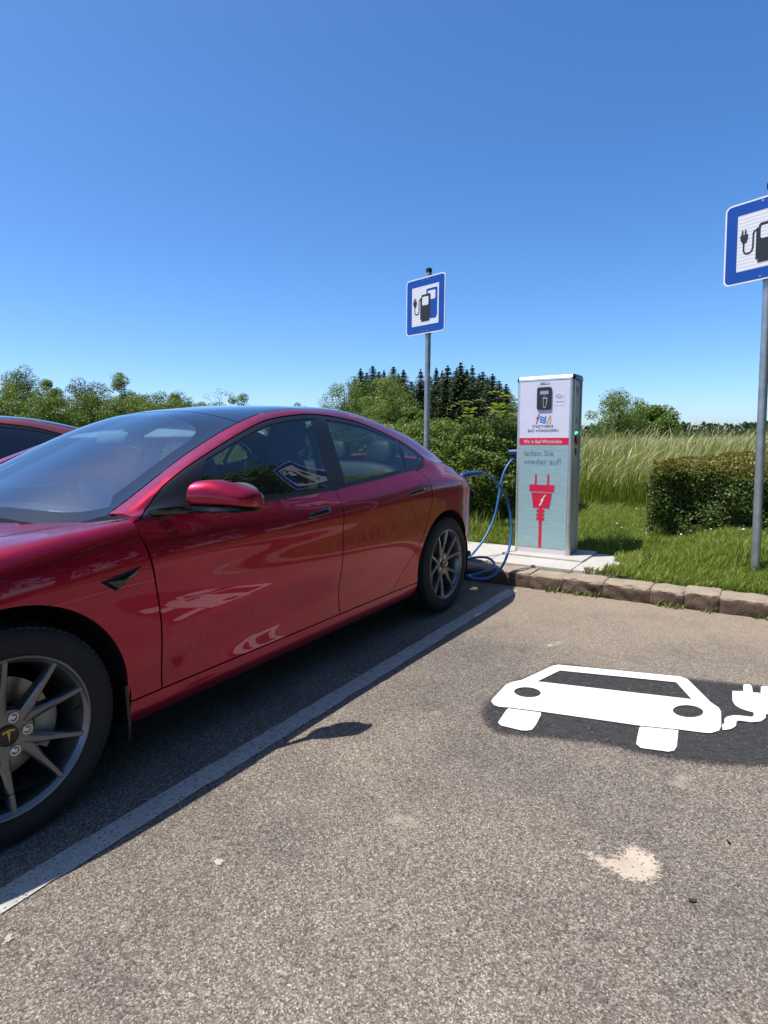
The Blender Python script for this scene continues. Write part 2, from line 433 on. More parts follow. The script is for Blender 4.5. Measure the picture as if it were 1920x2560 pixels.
T2UP = [
 (pch((-.9, .83), (0, .868), (.3, .865), (.6, .862)), pch((-.86, .645), (-.6, .745), (-.3, .825), (0, .872), (.3, .905), (.5, .924), (.7, .93))),
 (pch((-.9, .77), (0, .80), (.3, .80), (.6, .80)), pch((-.86, .665), (-.6, .765), (-.3, .843), (0, .889), (.3, .914), (.7, .935))),
 (pch((-.9, .70), (0, .735), (.6, .745)), pch((-.86, .675), (-.6, .775), (-.3, .850), (0, .893), (.3, .914), (.7, .93))),
 (pch((-.9, .63), (0, .665), (.6, .68)), pch((-.86, .68), (-.6, .78), (-.3, .853), (0, .894), (.3, .912), (.7, .925))),
 (pch((-.9, .48), (.6, .52)), pch((-.86, .69), (-.6, .788), (-.3, .857), (0, .896), (.3, .911), (.7, .922))),
 (pch((-.9, .26), (.6, .28)), pch((-.86, .70), (-.6, .797), (-.3, .866), (0, .903), (.3, .914), (.7, .925))),
 (pch((-1, 0.0)), pch((-.86, .705), (-.6, .80), (-.3, .87), (0, .907), (.3, .917), (.7, .927))),
]
class Surf:
    def __init__(s, curves):
        K = np.arange(NS, dtype=float)
        X = np.array([c[0](YY) for c in curves])*1.0; Z = np.array([c[1](YY) for c in curves])
        X = X*taper(YY)[None, :]
        P = np.zeros((len(YY), len(SS), 3))
        for i in range(len(YY)):
            # chord-length parametrised natural spline through the section's points
            d = np.sqrt(np.diff(X[:, i])**2+np.diff(Z[:, i])**2)**.7; u = np.concatenate([[0], np.cumsum(d)])
            uu = np.interp(SS, K, u)
            P[i, :, 0] = cub(u, X[:, i])(uu); P[i, :, 2] = cub(u, Z[:, i])(uu); P[i, :, 1] = YY[i]
        # light smoothing along the car so that spline knots do not ripple in the reflections
        ker = np.hanning(15)[1:-1]; ker /= ker.sum(); hw = len(ker)//2
        for _ in range(4):
            for c in (0, 2):
                A = np.pad(P[:, :, c], ((hw, hw), (0, 0)), mode='reflect', reflect_type='odd')
                P[:, :, c] = sum(ker[k]*A[k:k+len(YY)] for k in range(len(ker)))
        s.P = P
        gy = np.gradient(P, axis=0); gs = np.gradient(P, axis=1)
        N = np.cross(gy, gs); N /= np.linalg.norm(N, axis=2, keepdims=True)+1e-12
        s.N = N
        mid = P[np.argmin(abs(YY-1.5))] if curves[-1] is T1UP[-1] else P[np.argmin(abs(YY-.1))]
        s.arc = np.concatenate([[0], np.cumsum(np.linalg.norm(np.diff(mid, axis=0), axis=1))])
    def _bil(s, T, Y, S):
        fy = np.clip((np.asarray(Y)-YY[0])/(YY[1]-YY[0]), 0, len(YY)-1.001); fs = np.clip(np.asarray(S)/(SS[1]-SS[0]), 0, len(SS)-1.001)
        i = fy.astype(int); j = fs.astype(int); a = (fy-i)[:, None]; b = (fs-j)[:, None]
        return T[i, j]*(1-a)*(1-b)+T[i+1, j]*a*(1-b)+T[i, j+1]*(1-a)*b+T[i+1, j+1]*a*b
    def pos(s, Y, S): return s._bil(s.P, Y, S)
    def nor(s, Y, S):
        n = s._bil(s.N, Y, S); return n/np.linalg.norm(n, axis=1, keepdims=True)
    def s_at_z(s, Y, z, smax=12.0):
        i = int(np.clip(round((Y-YY[0])/(YY[1]-YY[0])), 0, len(YY)-1)); k = int(smax*24)
        zz = np.maximum.accumulate(s.P[i, :k+1, 2]+np.arange(k+1)*1e-7); return float(np.interp(z, zz, SS[:k+1]))
    def s_at_x(s, Y, x, smin=7.0):
        i = int(np.clip(round((Y-YY[0])/(YY[1]-YY[0])), 0, len(YY)-1)); k = int(smin*24)
        xx = s.P[i, k:, 0][::-1]; xx = np.maximum.accumulate(xx+np.arange(len(xx))*1e-7); return float(np.interp(x, xx, SS[k:][::-1]))
T1 = Surf(LOW+T1UP); T2 = Surf(LOW+T2UP)

def dens(poly, step=.014, T=None):
    """resample a closed (Y,s) loop"""
    out = []; n = len(poly)
    for i in range(n):
        a = np.array(poly[i], float); b = np.array(poly[(i+1) % n], float)
        da = np.interp(b[1], SS, T.arc)-np.interp(a[1], SS, T.arc)
        L = math.hypot(b[0]-a[0], da); k = max(1, int(math.ceil(L/step)))
        for j in range(k): out.append(tuple(a+(b-a)*j/k))
    return out
def ZL(T, pts, n=14, smax=12.0, curve=True):
    """side-view polyline (Y,z) -> (Y,s), smoothed through the points"""
    P = np.array(pts, float)
    if len(P) > 2 and curve:
        u = np.concatenate([[0], np.cumsum(np.linalg.norm(np.diff(P, axis=0), axis=1))])
        fy, fz = cub(u, P[:, 0]), cub(u, P[:, 1]); t = np.linspace(0, u[-1], n*(len(P)-1)+1); Q = np.c_[fy(t), fz(t)]
    else:
        Q = np.array([P[i]+(P[i+1]-P[i])*t for i in range(len(P)-1) for t in np.linspace(0, 1, n, endpoint=False)]+[P[-1]])
    return [(float(y), T.s_at_z(y, z, smax)) for y, z in Q]
def SL(y0, y1, s, n=30): return [(float(y), float(s)) for y in np.linspace(y0, y1, n)]
def XL(T, pts, n=14, smin=7.0, curve=True):
    P = np.array(pts, float)
    if len(P) > 2 and curve:
        u = np.concatenate([[0], np.cumsum(np.linalg.norm(np.diff(P, axis=0), axis=1))])
        fy, fx = cub(u, P[:, 0]), cub(u, P[:, 1]); t = np.linspace(0, u[-1], n*(len(P)-1)+1); Q = np.c_[fy(t), fx(t)]
    else:
        Q = np.array([P[i]+(P[i+1]-P[i])*t for i in range(len(P)-1) for t in np.linspace(0, 1, n, endpoint=False)]+[P[-1]])
    return [(float(y), T.s_at_x(y, x, smin)) for y, x in Q]

def patch(name, T, poly, mat, parent, holes=(), off=0.0, lip=.012, grid=.022, mirror=False, both=False, edge=.0025):
    """a panel: region of the body surface with a rolled edge; both=True welds the mirrored half into the same mesh (for panels that cross the middle)"""
    A = lambda p: (p[0], float(np.interp(p[1], SS, T.arc)))
    loops = [dens(poly, .014, T)]+[dens(h, .014, T) for h in holes]
    L2 = [[A(p) for p in l] for l in loops]
    L2 = [[p for i, p in enumerate(l) if math.dist(p, l[i-1]) > 1e-4] for l in L2]
    B = np.array(L2[0]); lo, hi = B.min(0), B.max(0)
    gx, gy = np.meshgrid(np.arange(lo[0], hi[0], grid), np.arange(lo[1], hi[1], grid)); gx = gx+(np.arange(gx.shape[0]) % 2)[:, None]*grid/2
    G = np.c_[gx.ravel(), gy.ravel()]; ok = pip(G, L2[0])
    for h in L2[1:]: ok &= ~pip(G, h)
    G = G[ok]; allb = np.concatenate([np.array(l) for l in L2])
    if len(G):
        keep = np.ones(len(G), bool)
        for c in range(0, len(G), 2000):
            keep[c:c+2000] = (((G[c:c+2000, None]-allb[None])**2).sum(2).min(1) > (grid*.5)**2)
        G = G[keep]
    F, pts = tri_fill(L2[0], L2[1:], G)
    pts = np.array(pts); Y = pts[:, 0]; S = np.interp(pts[:, 1], T.arc, SS)
    V = T.pos(Y, S); N = T.nor(Y, S); V = V+N*off
    V = list(map(tuple, V)); Nn = list(map(tuple, N)); F = [tuple(f) for f in F]
    # outward orientation
    a, b, c = (np.array(V[i]) for i in F[len(F)//2]); 
    if np.dot(np.cross(b-a, c-a), np.array(Nn[F[len(F)//2][0]])) < 0: F = [f[::-1] for f in F]
    if lip:
        k = 0
        for l in L2:
            m = len(l); base = len(V)
            for i in range(m):
                p = np.array(V[k+i]); n = np.array(Nn[k+i]); V.append(tuple(p)); V.append(tuple(p-n*lip))
                t = np.array(V[k+(i+1) % m])-np.array(V[k+(i-1) % m]); w = np.cross(t, n); w = w/(np.linalg.norm(w)+1e-9)
                Nn.append(tuple(w)); Nn.append(tuple(w))
            for i in range(m):
                j = (i+1) % m; q = (base+2*i, base+2*i+1, base+2*j+1, base+2*j); F.append(q)
            k += m
    if mirror:
        V = [(-p[0], p[1], p[2]) for p in V]; Nn = [(-n[0], n[1], n[2]) for n in Nn]; F = [f[::-1] for f in F]
    elif both:
        b0 = len(V); V = V+[(-p[0], p[1], p[2]) for p in V]; Nn = Nn+[(-n[0], n[1], n[2]) for n in Nn]
        F = F+[tuple(i+b0 for i in f[::-1]) for f in F]
    return mesh_obj(name, V, F, mat, parent, True, Nn)
# ------------------------------------------------------------------ car
def arc_pts(cy, cz, r, a0, a1, n=24):
    return [(cy+r*math.cos(R(a)), cz+r*math.sin(R(a))) for a in np.linspace(a0, a1, n)]
FA, RA = (0.0, .342, .388), (2.848, .335, .386)

def spoke_mesh():
    b = MB()
    def bar(pts):            # pts: list of (r, ang, halfwidth, xfront, depth)
        v = []; f = []
        for (r, a, w, xf, d) in pts:
            c, s_ = math.cos(a), math.sin(a); t = (-s_, c)
            for (sg, x) in ((-1, xf-.006), (-.55, xf), (.55, xf), (1, xf-.006), (1, xf-d), (-1, xf-d)):
                v.append((x, r*c+t[0]*w*sg, r*s_+t[1]*w*sg))
        m = 6
        for i in range(len(pts)-1):
            for k in range(m): k2 = (k+1) % m; f.append((i*m+k, (i+1)*m+k, (i+1)*m+k2, i*m+k2))
        f.append(tuple(range(m))); f.append(tuple((len(pts)-1)*m+k for k in range(m))[::-1]); b.add(v, f)
    bar([(.040, .0, .022, -.034, .05), (.085, .14, .0185, -.029, .045), (.13, .235, .0130, -.021, .04), (.18, .272, .0108, -.013, .034), (.236, .295, .0105, -.007, .03)])
    return b
def make_wheel(car, side, y, phase, front=True):
    sx = side
    rim = MB()
    # barrel, lip
    rim.lathe([(-.014, .226), (-.006, .2345), (-.001, .2375), (0.0, .2415), (-.002, .2455), (-.006, .2475), (-.016, .2475), (-.020, .240), (-.05, .226), (-.20, .216), (-.215, .240), (-.222, .240), (-.222, .204), (-.05, .214), (-.022, .2225), (-.014, .226)], 72)
    rim.lathe([(-.036, 0.02), (-.032, .058), (-.034, .076), (-.06, .082), (-.09, .07)], 40)
    w = rim.build('wheel', 'rim_grey', car, auto=35)
    w.location = (sx*.905, y, .334); w.rotation_euler = (0, 0, 0 if sx > 0 else math.pi)
    part(w, 'dark grey ten-spoke alloy wheel')
    sp = None
    for k in range(5):
        for sg in (1, -1):
            if sp is None: sp = SPOKE.get('m')
            if sp is None:
                bld = spoke_mesh(); o = bld.build('spoke', 'rim_grey', w, auto=40); sp = SPOKE['m'] = o.data
                bld.v = [(p[0], -p[1], p[2]) for p in bld.v]; bld.f = [f[::-1] for f in bld.f]
                o2 = bld.build('spoke', 'rim_grey', None, auto=40); SPOKE['n'] = o2.data; bpy.data.objects.remove(o2)
            else:
                o = link(bpy.data.objects.new('spoke', sp if sg > 0 else SPOKE['n'])); o.parent = w
            a = phase+k*2*math.pi/5
            o.rotation_euler = (a if sg > 0 else a-math.pi, 0, 0)
    ty = MB()
    pr = [(-.018, .243), (-.004, .247), (.006, .262), (.0085, .285), (.004, .308), (-.010, .324), (-.025, .3305), (-.035, .333)]
    for gx in (-.062, -.098, -.134, -.170):
        pr += [(gx+.005, .3345), (gx+.004, .327), (gx-.004, .327), (gx-.005, .3345)]
    pr += [(-.190, .333), (-.205, .3305), (-.220, .324), (-.232, .308), (-.236, .285), (-.232, .262), (-.222, .247), (-.205, .243)]
    ty.lathe(pr, 96)
    # shoulder tread blocks
    for k in range(84):
        a = 2*math.pi*k/84
        rot = Matrix.Rotation(a, 3, 'X')
        for xx in (-.022, -.210): ty.box(tuple(rot @ Vector((xx, 0, .3248))), (.026, .0205, .0090), .0015, rot)
    tyo = ty.build('tyre', 'rubber', w, auto=40)
    cap = MB().lathe([(-.028, 0), (-.0265, .024), (-.029, .031), (-.036, .032)], 36).build('hub_cap', 'satin_black', w, auto=40)
    em = MB()
    to = lambda u, v, h: (-.0265+h, u, v)
    em.prism([(-.019, .017), (-.008, .020), (0, .0205), (.008, .020), (.019, .017), (.016, .011), (.006, .014), (.0045, .012), (0, -.019), (-.0045, .012), (-.006, .014), (-.016, .011)], .0012, to)
    em.build('emblem', 'emblem_gold', w)
    for k in range(5):
        a = phase+math.pi/5+k*2*math.pi/5; c = (-.030, .0545*math.cos(a), .0545*math.sin(a))
        n = MB().lathe([(0.004, 0), (.004, .006), (.001, .0115), (-.006, .0125)], 6, c=c)
        n.lathe([(.0016, .0118), (.002, .0155), (-.004, .0165)], 20, c=c); n.build('lug_nut', 'bright_metal', w, auto=30)
    d = MB().lathe([(-.115, .06), (-.112, .075), (-.105, .08), (-.105, .16), (-.13, .16), (-.13, .06)], 56).build('brake_disc', 'brake_metal', w, auto=35)
    cl = MB(); a0 = R(-15) if front else R(150)
    cl.lathe([(-.075, .100), (-.070, .125), (-.075, .166), (-.085, .176), (-.15, .176), (-.15, .100), (-.075, .100)], 14, a0=a0-.42, a1=a0+.42)
    cl.build('brake_caliper', 'caliper_paint', w, auto=40)
    MB().tube([(-.02, .214*math.cos(.05), .214*math.sin(.05)), (-.004, .19*math.cos(.05), .19*math.sin(.05))], .005, 8).build('valve', 'matt_black', w)
    return w
SPOKE = {}

def sub_box(name, c, d, mat, parent, bev=.02, rot=None): return MB().box(c, d, bev, rot).build(name, mat, parent, auto=50)
def blob(c, d, e=2.6, nu=28, nv=16, taper_top=None):
    """superellipsoid cushion"""
    v = []; f = []
    def sp(w, p): return math.copysign(abs(w)**p, w)
    p = 2.0/e
    for j in range(nv+1):
        ph = -math.pi/2+math.pi*j/nv
        for i in range(nu):
            th = 2*math.pi*i/nu
            x = sp(math.cos(ph), p)*sp(math.cos(th), p); y = sp(math.cos(ph), p)*sp(math.sin(th), p); z = sp(math.sin(ph), p)
            k = 1 if taper_top is None else 1-(1-taper_top)*(z*.5+.5)
            v.append((c[0]+x*d[0]/2*k, c[1]+y*d[1]/2, c[2]+z*d[2]/2))
    for j in range(nv):
        for i in range(nu): i2 = (i+1) % nu; f.append((j*nu+i, j*nu+i2, (j+1)*nu+i2, (j+1)*nu+i))
    return v, f

def build_car(name, label, cat, paint, loc=(0, 0, 0)):
    car = thing(name, label, cat, loc)
    door_front = ZL(T1, [(.472, .921), (.476, .89), (.503, .776), (.515, .69), (.530, .557), (.533, .36), (.536, .292)])
    b_low = ZL(T1, [(1.640, .292), (1.640, .495), (1.648, .70), (1.655, .82), (1.662, .940)])
    b_low2 = [(y+.007, s) for y, s in b_low]
    rdoor_edge = ZL(T1, [(2.150, .292), (2.245, .352), (2.345, .440), (2.475, .556), (2.575, .700), (2.606, .80), (2.604, .90), (2.585, .965), (2.555, 1.000)])
    def shift(l, dy): return [(y+dy, s) for y, s in l]
    fend_cut = shift([(y, T2.s_at_z(y, T1.pos(np.array([y]), np.array([s]))[0, 2], 8.5)) for y, s in door_front], -.007)
    sill = lambda y0, y1, z: ZL(T1, [(y0, z), (y1, z)], 40, curve=False)
    s_belt = 8.0
    for side in (1, -1):
        mir = side < 0
        def pt(nm, T, poly, mat, parent=car, **k): return patch(nm, T, poly, mat, parent, mirror=mir, **k)
        # ---- doors
        fd = pt('front_door', T1, sill(.536, 1.640, .292)[:-1]+b_low+SL(1.660, .475, s_belt)[1:-1]+door_front[:-1], paint)
        rd = pt('rear_door', T1, sill(1.647, 2.150, .292)[:-1]+rdoor_edge+SL(2.552, 1.669, s_belt)[1:-1]+b_low2[::-1][:-1], paint)
        # ---- front fender
        hood_cut = XL(T2, [(.435, .705), (.38, .692), (.26, .684), (.11, .680), (-.1, .672), (-.35, .655), (-.52, .635)])
        arch_f = ZL(T2, [(-.388, .292)]+arc_pts(*FA, 178, 2, 64)+[(.392, .292)], 2, curve=False)
        ff = pt('front_fender', T2, fend_cut[:-1]+ZL(T2, [(.529, .292), (.395, .292)], 6, curve=False)[:-1]+arch_f[::-1][:-1]+ZL(T2, [(-.388, .292), (-.47, .45), (-.52, .66)], 8, smax=9)[:-1]+[(-.52, 10.2)]+hood_cut[::-1][:-1]+[(.455, T2.s_at_x(.455, .728)), (.505, T2.s_at_x(.505, .755)), (.515, T2.s_at_x(.515, .82)), (.480, 8.12), (.464, 8.05)], paint)
        # ---- sill
        rk = pt('rocker_panel', T1, ZL(T1, [(.398, .175), (2.452, .175)], 60, curve=False)[:-1]+ZL(T1, [(2.462, .20), (2.464, .285)], 4, curve=False)+sill(2.455, .398, .2855)+ZL(T1, [(.396, .27), (.396, .19)], 3, curve=False), paint)
        # ---- roof rail, pillar and rear quarter in one pressing
        dlo_top = [(.482, 8.0), (.505, 8.9), (.545, 10.1), (.60, 10.75)]+SL(.66, 2.56, 11.0, 60)+[(2.63, 10.86), (2.685, 10.55), (2.72, 10.1), (2.730, 9.6), (2.712, 9.0), (2.672, 8.45), (2.615, 8.1)]
        arch_r = ZL(T1, [(2.464, .295)]+arc_pts(*RA, 176, 12, 64), 2, curve=False)
        rq_back = ZL(T1, [(3.222, .44), (3.34, .575), (3.46, .675), (3.535, .770), (3.545, .84), (3.520, .905)], 8, smax=9.5)
        quarter = dlo_top+shift(rdoor_edge, .007)[::-1]+ZL(T1, [(2.20, .292), (2.44, .292)], 12, curve=False)+arch_r[:-1]+rq_back+[(3.50, 9.3), (3.47, 10.4), (3.43, 11.4), (3.38, 11.97)]+SL(3.34, .47, 11.97, 90)
        rq = pt('side_frame', T1, quarter, paint)
        # ---- window surround and side windows
        def dl(y0, y1, s, n=30): return SL(y0, y1, s, n)
        gf = [(.735, 8.95), (.775, 9.6), (.84, 10.35)]+dl(.90, 1.735, 10.78)+[(1.70, 10.2), (1.66, 9.6), (1.622, 8.95)]
        gr = [(1.768, 8.95), (1.80, 9.9), (1.842, 10.78)]+dl(1.88, 2.49, 10.76)+[(2.475, 10.2), (2.455, 9.5), (2.437, 8.95)]
        gq = [(2.458, 8.95), (2.475, 9.5), (2.494, 10.2), (2.508, 10.72), (2.56, 10.66), (2.62, 10.4), (2.668, 10.05), (2.682, 9.7), (2.66, 9.3), (2.615, 9.0), (2.58, 8.93)]
        dlo_out = [(.488, 8.04), (.511, 8.9), (.551, 10.05), (.605, 10.7)]+SL(.665, 2.557, 10.965, 60)+[(2.627, 10.82), (2.68, 10.5), (2.713, 10.08), (2.723, 9.6), (2.705, 9.02), (2.666, 8.5), (2.612, 8.14), (2.55, 8.05)]+SL(2.5, .55, 8.03, 50)
        tr = pt('window_trim', T1, dlo_out, 'satin_black', holes=[gf, gr, gq], off=-.004, lip=.02)
        for g, par, nm in ((gf, fd, 'front_door_window'), (gr, rd, 'rear_door_window'), (gq, rq, 'quarter_window')):
            pt(nm, T1, g, 'side_glass', par, off=-.007, lip=0)
        # ---- rear bumper, tail lamp
        bp_front = ZL(T1, [(3.216, .30)]+arc_pts(*RA, -4, 11.5, 6), 3, curve=False)
        rb = pt('rear_bumper', T1, [(3.21, 2.2)]+bp_front+shift(rq_back[:-12], .006)[1:]+ZL(T1, [(3.56, .755), (3.66, .735), (3.866, .66)], 8, smax=8)+[(3.866, 1.2), (3.5, 1.2)], paint)
        tl = pt('tail_lamp', T1, ZL(T1, [(3.553, .765), (3.66, .742), (3.866, .668)], 8, smax=8)+[(3.866, 8.6), (3.70, 9.0), (3.512, 9.15), (3.528, 8.3)]+ZL(T1, [(3.551, .85), (3.553, .80)], 3, smax=9), 'tail_lamp', lip=.02)
        # ---- inner dark shell so that gaps stay dark
        arF = ZL(T1, [(.40, .20), (.398, .34)], 4, curve=False)
        pt('inner_shell', T1, [(.42, 1.0), (2.44, 1.0)]+ZL(T1, [(2.44, .34)]+arc_pts(2.848, .335, .405, 178, 2, 40)+[(3.25, .34)], 2, curve=False)+[(3.27, 1.5), (3.80, 2.0), (3.80, 7.6), (3.4, 7.6)]+SL(3.3, .42, 7.75, 20), 'matt_black', off=-.022, lip=0, grid=.05)
        pt('fender_liner', T2, ZL(T2, [(.41, .20), (.405, .34)]+arc_pts(0, .342, .402, 2, 178, 40)+[(-.405, .34), (-.42, .30)], 2, curve=False)+[(-.50, 3.0), (-.50, 8.0), (-.5, 10.0), (.40, 10.0), (.47, 8.0), (.52, 7.0), (.52, 1.2)], 'matt_black', off=-.022, lip=0, grid=.05)
        # ---- wheel housings
        for (cy, cz, r) in (FA, RA):
            b = MB().lathe([(.0, r+.012), (-.36, r+.012), (-.36, .02)], 48, c=(side*.895, cy, cz))
            if side < 0:
                b = MB().lathe([(.0, r+.012), (.36, r+.012), (.36, .02)], 48, c=(-.895, cy, cz))
            # keep it above the road
            b.v = [(p[0], p[1], max(p[2], .16)) for p in b.v]
            b.build('wheel_housing', 'matt_black', car, smooth=True)
        # mud flap behind the front wheel
        MB().prism([(.70, .15), (.895, .15), (.902, .20), (.902, .36), (.70, .36)], .012, lambda u, v, h: (side*u, .372+h+(.36-v)*.02, v)).build('mud_flap', 'satin_black', car)
        # ---- wheels
        make_wheel(car, side, 0.0, R(35) if side > 0 else R(10), True)
        make_wheel(car, side, 2.875, R(29) if side > 0 else R(50), False)
        # ---- door handles: flush blade in a shallow dish
        for (y0, y1, z0, z1, par) in ((1.375, 1.560, .838, .858, fd), (2.335, 2.525, .868, .890, rd)):
            yy = np.linspace(y0, y1, 14); v = []; f = []
            for k, y in enumerate(yy):
                t = k/13.0; zc = z0+(z1-z0)*t; hw = (.010+.006*t)*(1 if 0 < k < 13 else .3)
                for dz, o in ((-hw, .0005), (-hw*.7, .003), (hw*.7, .003), (hw, .0005)):
                    s = T1.s_at_z(y, zc+dz); p = T1.pos(np.array([y]), np.array([s]))[0]+T1.nor(np.array([y]), np.array([s]))[0]*o
                    v.append((side*p[0], p[1], p[2]))
            for k in range(13):
                for j in range(3): q = (k*4+j, (k+1)*4+j, (k+1)*4+j+1, k*4+j+1); f.append(q if side > 0 else q[::-1])
            mesh_obj('door_handle', v, f, 'gloss_black', par, True)
        # ---- side camera / indicator on the fender
        tri = [(.300, .744), (.455, .770), (.440, .757), (.372, .712), (.350, .706)]
        def onsurf(T, y, z, o):
            s = T.s_at_z(y, z, 9); p = T.pos(np.array([y]), np.array([s]))[0]+T.nor(np.array([y]), np.array([s]))[0]*o; return (side*p[0], p[1], p[2])
        cen = np.mean(tri, 0); v = [onsurf(T2, y, z, .0015) for y, z in tri]+[onsurf(T2, *(cen+(np.array(q)-cen)*.8), .011) for q in tri]+[onsurf(T2, *cen, .014)]
        f = [(i, (i+1) % 5, 5+(i+1) % 5, 5+i) for i in range(5)]+[(5+i, 5+(i+1) % 5, 10) for i in range(5)]
        mesh_obj('side_indicator', v, f if side > 0 else [q[::-1] for q in f], 'gloss_black', ff)
        # ---- door mirror
        mirror_sections(side, car, paint)
    # ---- panels across the middle
    base = [(.462, .715), (.40, .655), (.32, .53), (.245, .36), (.195, .18), (.18, 0.0)]
    gl_base = [(.505, .672), (.45, .62), (.375, .50), (.30, .34), (.25, .17), (.235, 0.0)]
    frit = XL(T1, base, 8, 11.5)+[(1.24, 14.0), (1.24, 12.03)]+SL(1.2, .49, 12.03, 30)
    gls = XL(T1, gl_base, 8, 11.5)
    gls = gls+[(1.135, 14.0), (1.12, 13.4), (1.10, 12.75), (1.085, 12.52), (1.055, 12.40), (1.02, 12.34)]+SL(.97, .56, 12.28, 16)
    hole = [(y, min(s, 14.0)) for y, s in gls]
    # the frit is the ring between the two outlines
    ring = XL(T1, base, 8, 11.5)+[(gls[len(XL(T1, gl_base, 8, 11.5))-1][0], 14.0)]
    nb = len(XL(T1, gl_base, 8, 11.5))
    ringpoly = XL(T1, base, 8, 11.5)+gls[:nb][::-1]+SL(.56, .97, 12.28, 16)+gls[nb:nb+6][::-1]+[(1.24, 14.0), (1.24, 12.03)]+SL(1.2, .49, 12.03, 30)
    patch('windscreen_border', T1, ringpoly, 'roof_glass', car, both=True, lip=0, off=-.001)
    patch('windscreen', T1, gls, 'windscreen_glass', car, both=True, lip=0, off=-.001, grid=.03)
    patch('roof_glass', T1, [(1.243, 14.0), (2.30, 14.0)]+[(2.30, 12.03)]+SL(2.28, 1.243, 12.03, 40), 'roof_glass', car, both=True, lip=0, grid=.03)
    patch('rear_window', T1, [(2.303, 14.0), (3.28, 14.0), (3.29, 13.0), (3.30, 12.2), (3.285, 12.03)]+SL(3.25, 2.303, 12.03, 40), 'side_glass', car, both=True, lip=0, grid=.03)
    hood = XL(T2, [(-.60, .615), (-.52, .627), (-.35, .647), (-.1, .664), (.11, .672), (.26, .676), (.375, .690)], 8)+XL(T2, [(.40, .668), (.325, .53), (.25, .36), (.20, .18), (.185, 0.0)], 8)
    patch('bonnet', T2, hood+[(-.60, 14.0)], paint, car, both=True, grid=.03)
    patch('cowl', T2, XL(T2, [(.42, .70), (.60, .70), (.60, .3), (.60, 0.0)], 4, curve=False)+[(.14, 14.0)]+XL(T2, [(.14, .02), (.18, .3), (.30, .55), (.40, .69)], 4), 'matt_black', car, both=True, off=-.02, lip=0, grid=.05)
    trunk = [(3.295, 14.0), (3.31, 13.0), (3.318, 12.3), (3.39, 12.03), (3.44, 11.4), (3.478, 10.4), (3.515, 9.22), (3.70, 9.08), (3.866, 8.7), (3.866, 14.0)]
    tk = patch('boot_lid', T1, trunk, paint, car, both=True, grid=.03)
    # closing panels front and rear
    for T, i, nm in ((T1, len(YY)-1, 'rear_panel'), (T2, 0, 'front_bumper_face')):
        sec = T.P[i, ::8]; n = len(sec)
        v = list(map(tuple, sec))+[(-p[0], p[1], p[2]) for p in sec[::-1]]; mesh_obj(nm, v, [tuple(range(len(v)))], paint, car)
    # front bumper with lamps
    for side in (1, -1):
        mir = side < 0
        lamp = ZL(T2, [(-.50, .742), (-.60, .690), (-.72, .615), (-.76, .59)], 6, smax=9.5)+ZL(T2, [(-.745, .665), (-.66, .725), (-.545, .775)], 6, smax=9.5)
        patch('headlight', T2, lamp, 'lamp_clear', car, mirror=mir, off=.001, lip=.02)
        arc = ZL(T2, arc_pts(*FA, 178, 140, 10), 2, curve=False)
        patch('front_bumper', T2, [(-.86, 0.3), (-.42, 0.3), (-.42, 2.0)]+ZL(T2, [(-.394, .292), (-.477, .45), (-.527, .655)], 8, smax=9)+[(-.527, 10.4), (-.607, 10.6), (-.607, 13.999), (-.86, 13.999)], paint, car, mirror=mir, holes=[lamp])
    # underbody
    ub = MB(); ub.box((0, 1.43, .20), (1.60, 1.98, .05), .01); ub.box((0, 0, .22), (1.02, .9, .05), .01); ub.box((0, 2.86, .22), (1.02, .9, .05), .01)
    ub.box((0, -.60, .21), (1.3, .36, .04), .01); ub.box((0, 3.50, .25), (1.4, .5, .04), .01); ub.build('underbody', 'matt_black', car)
    interior(car)
    return car

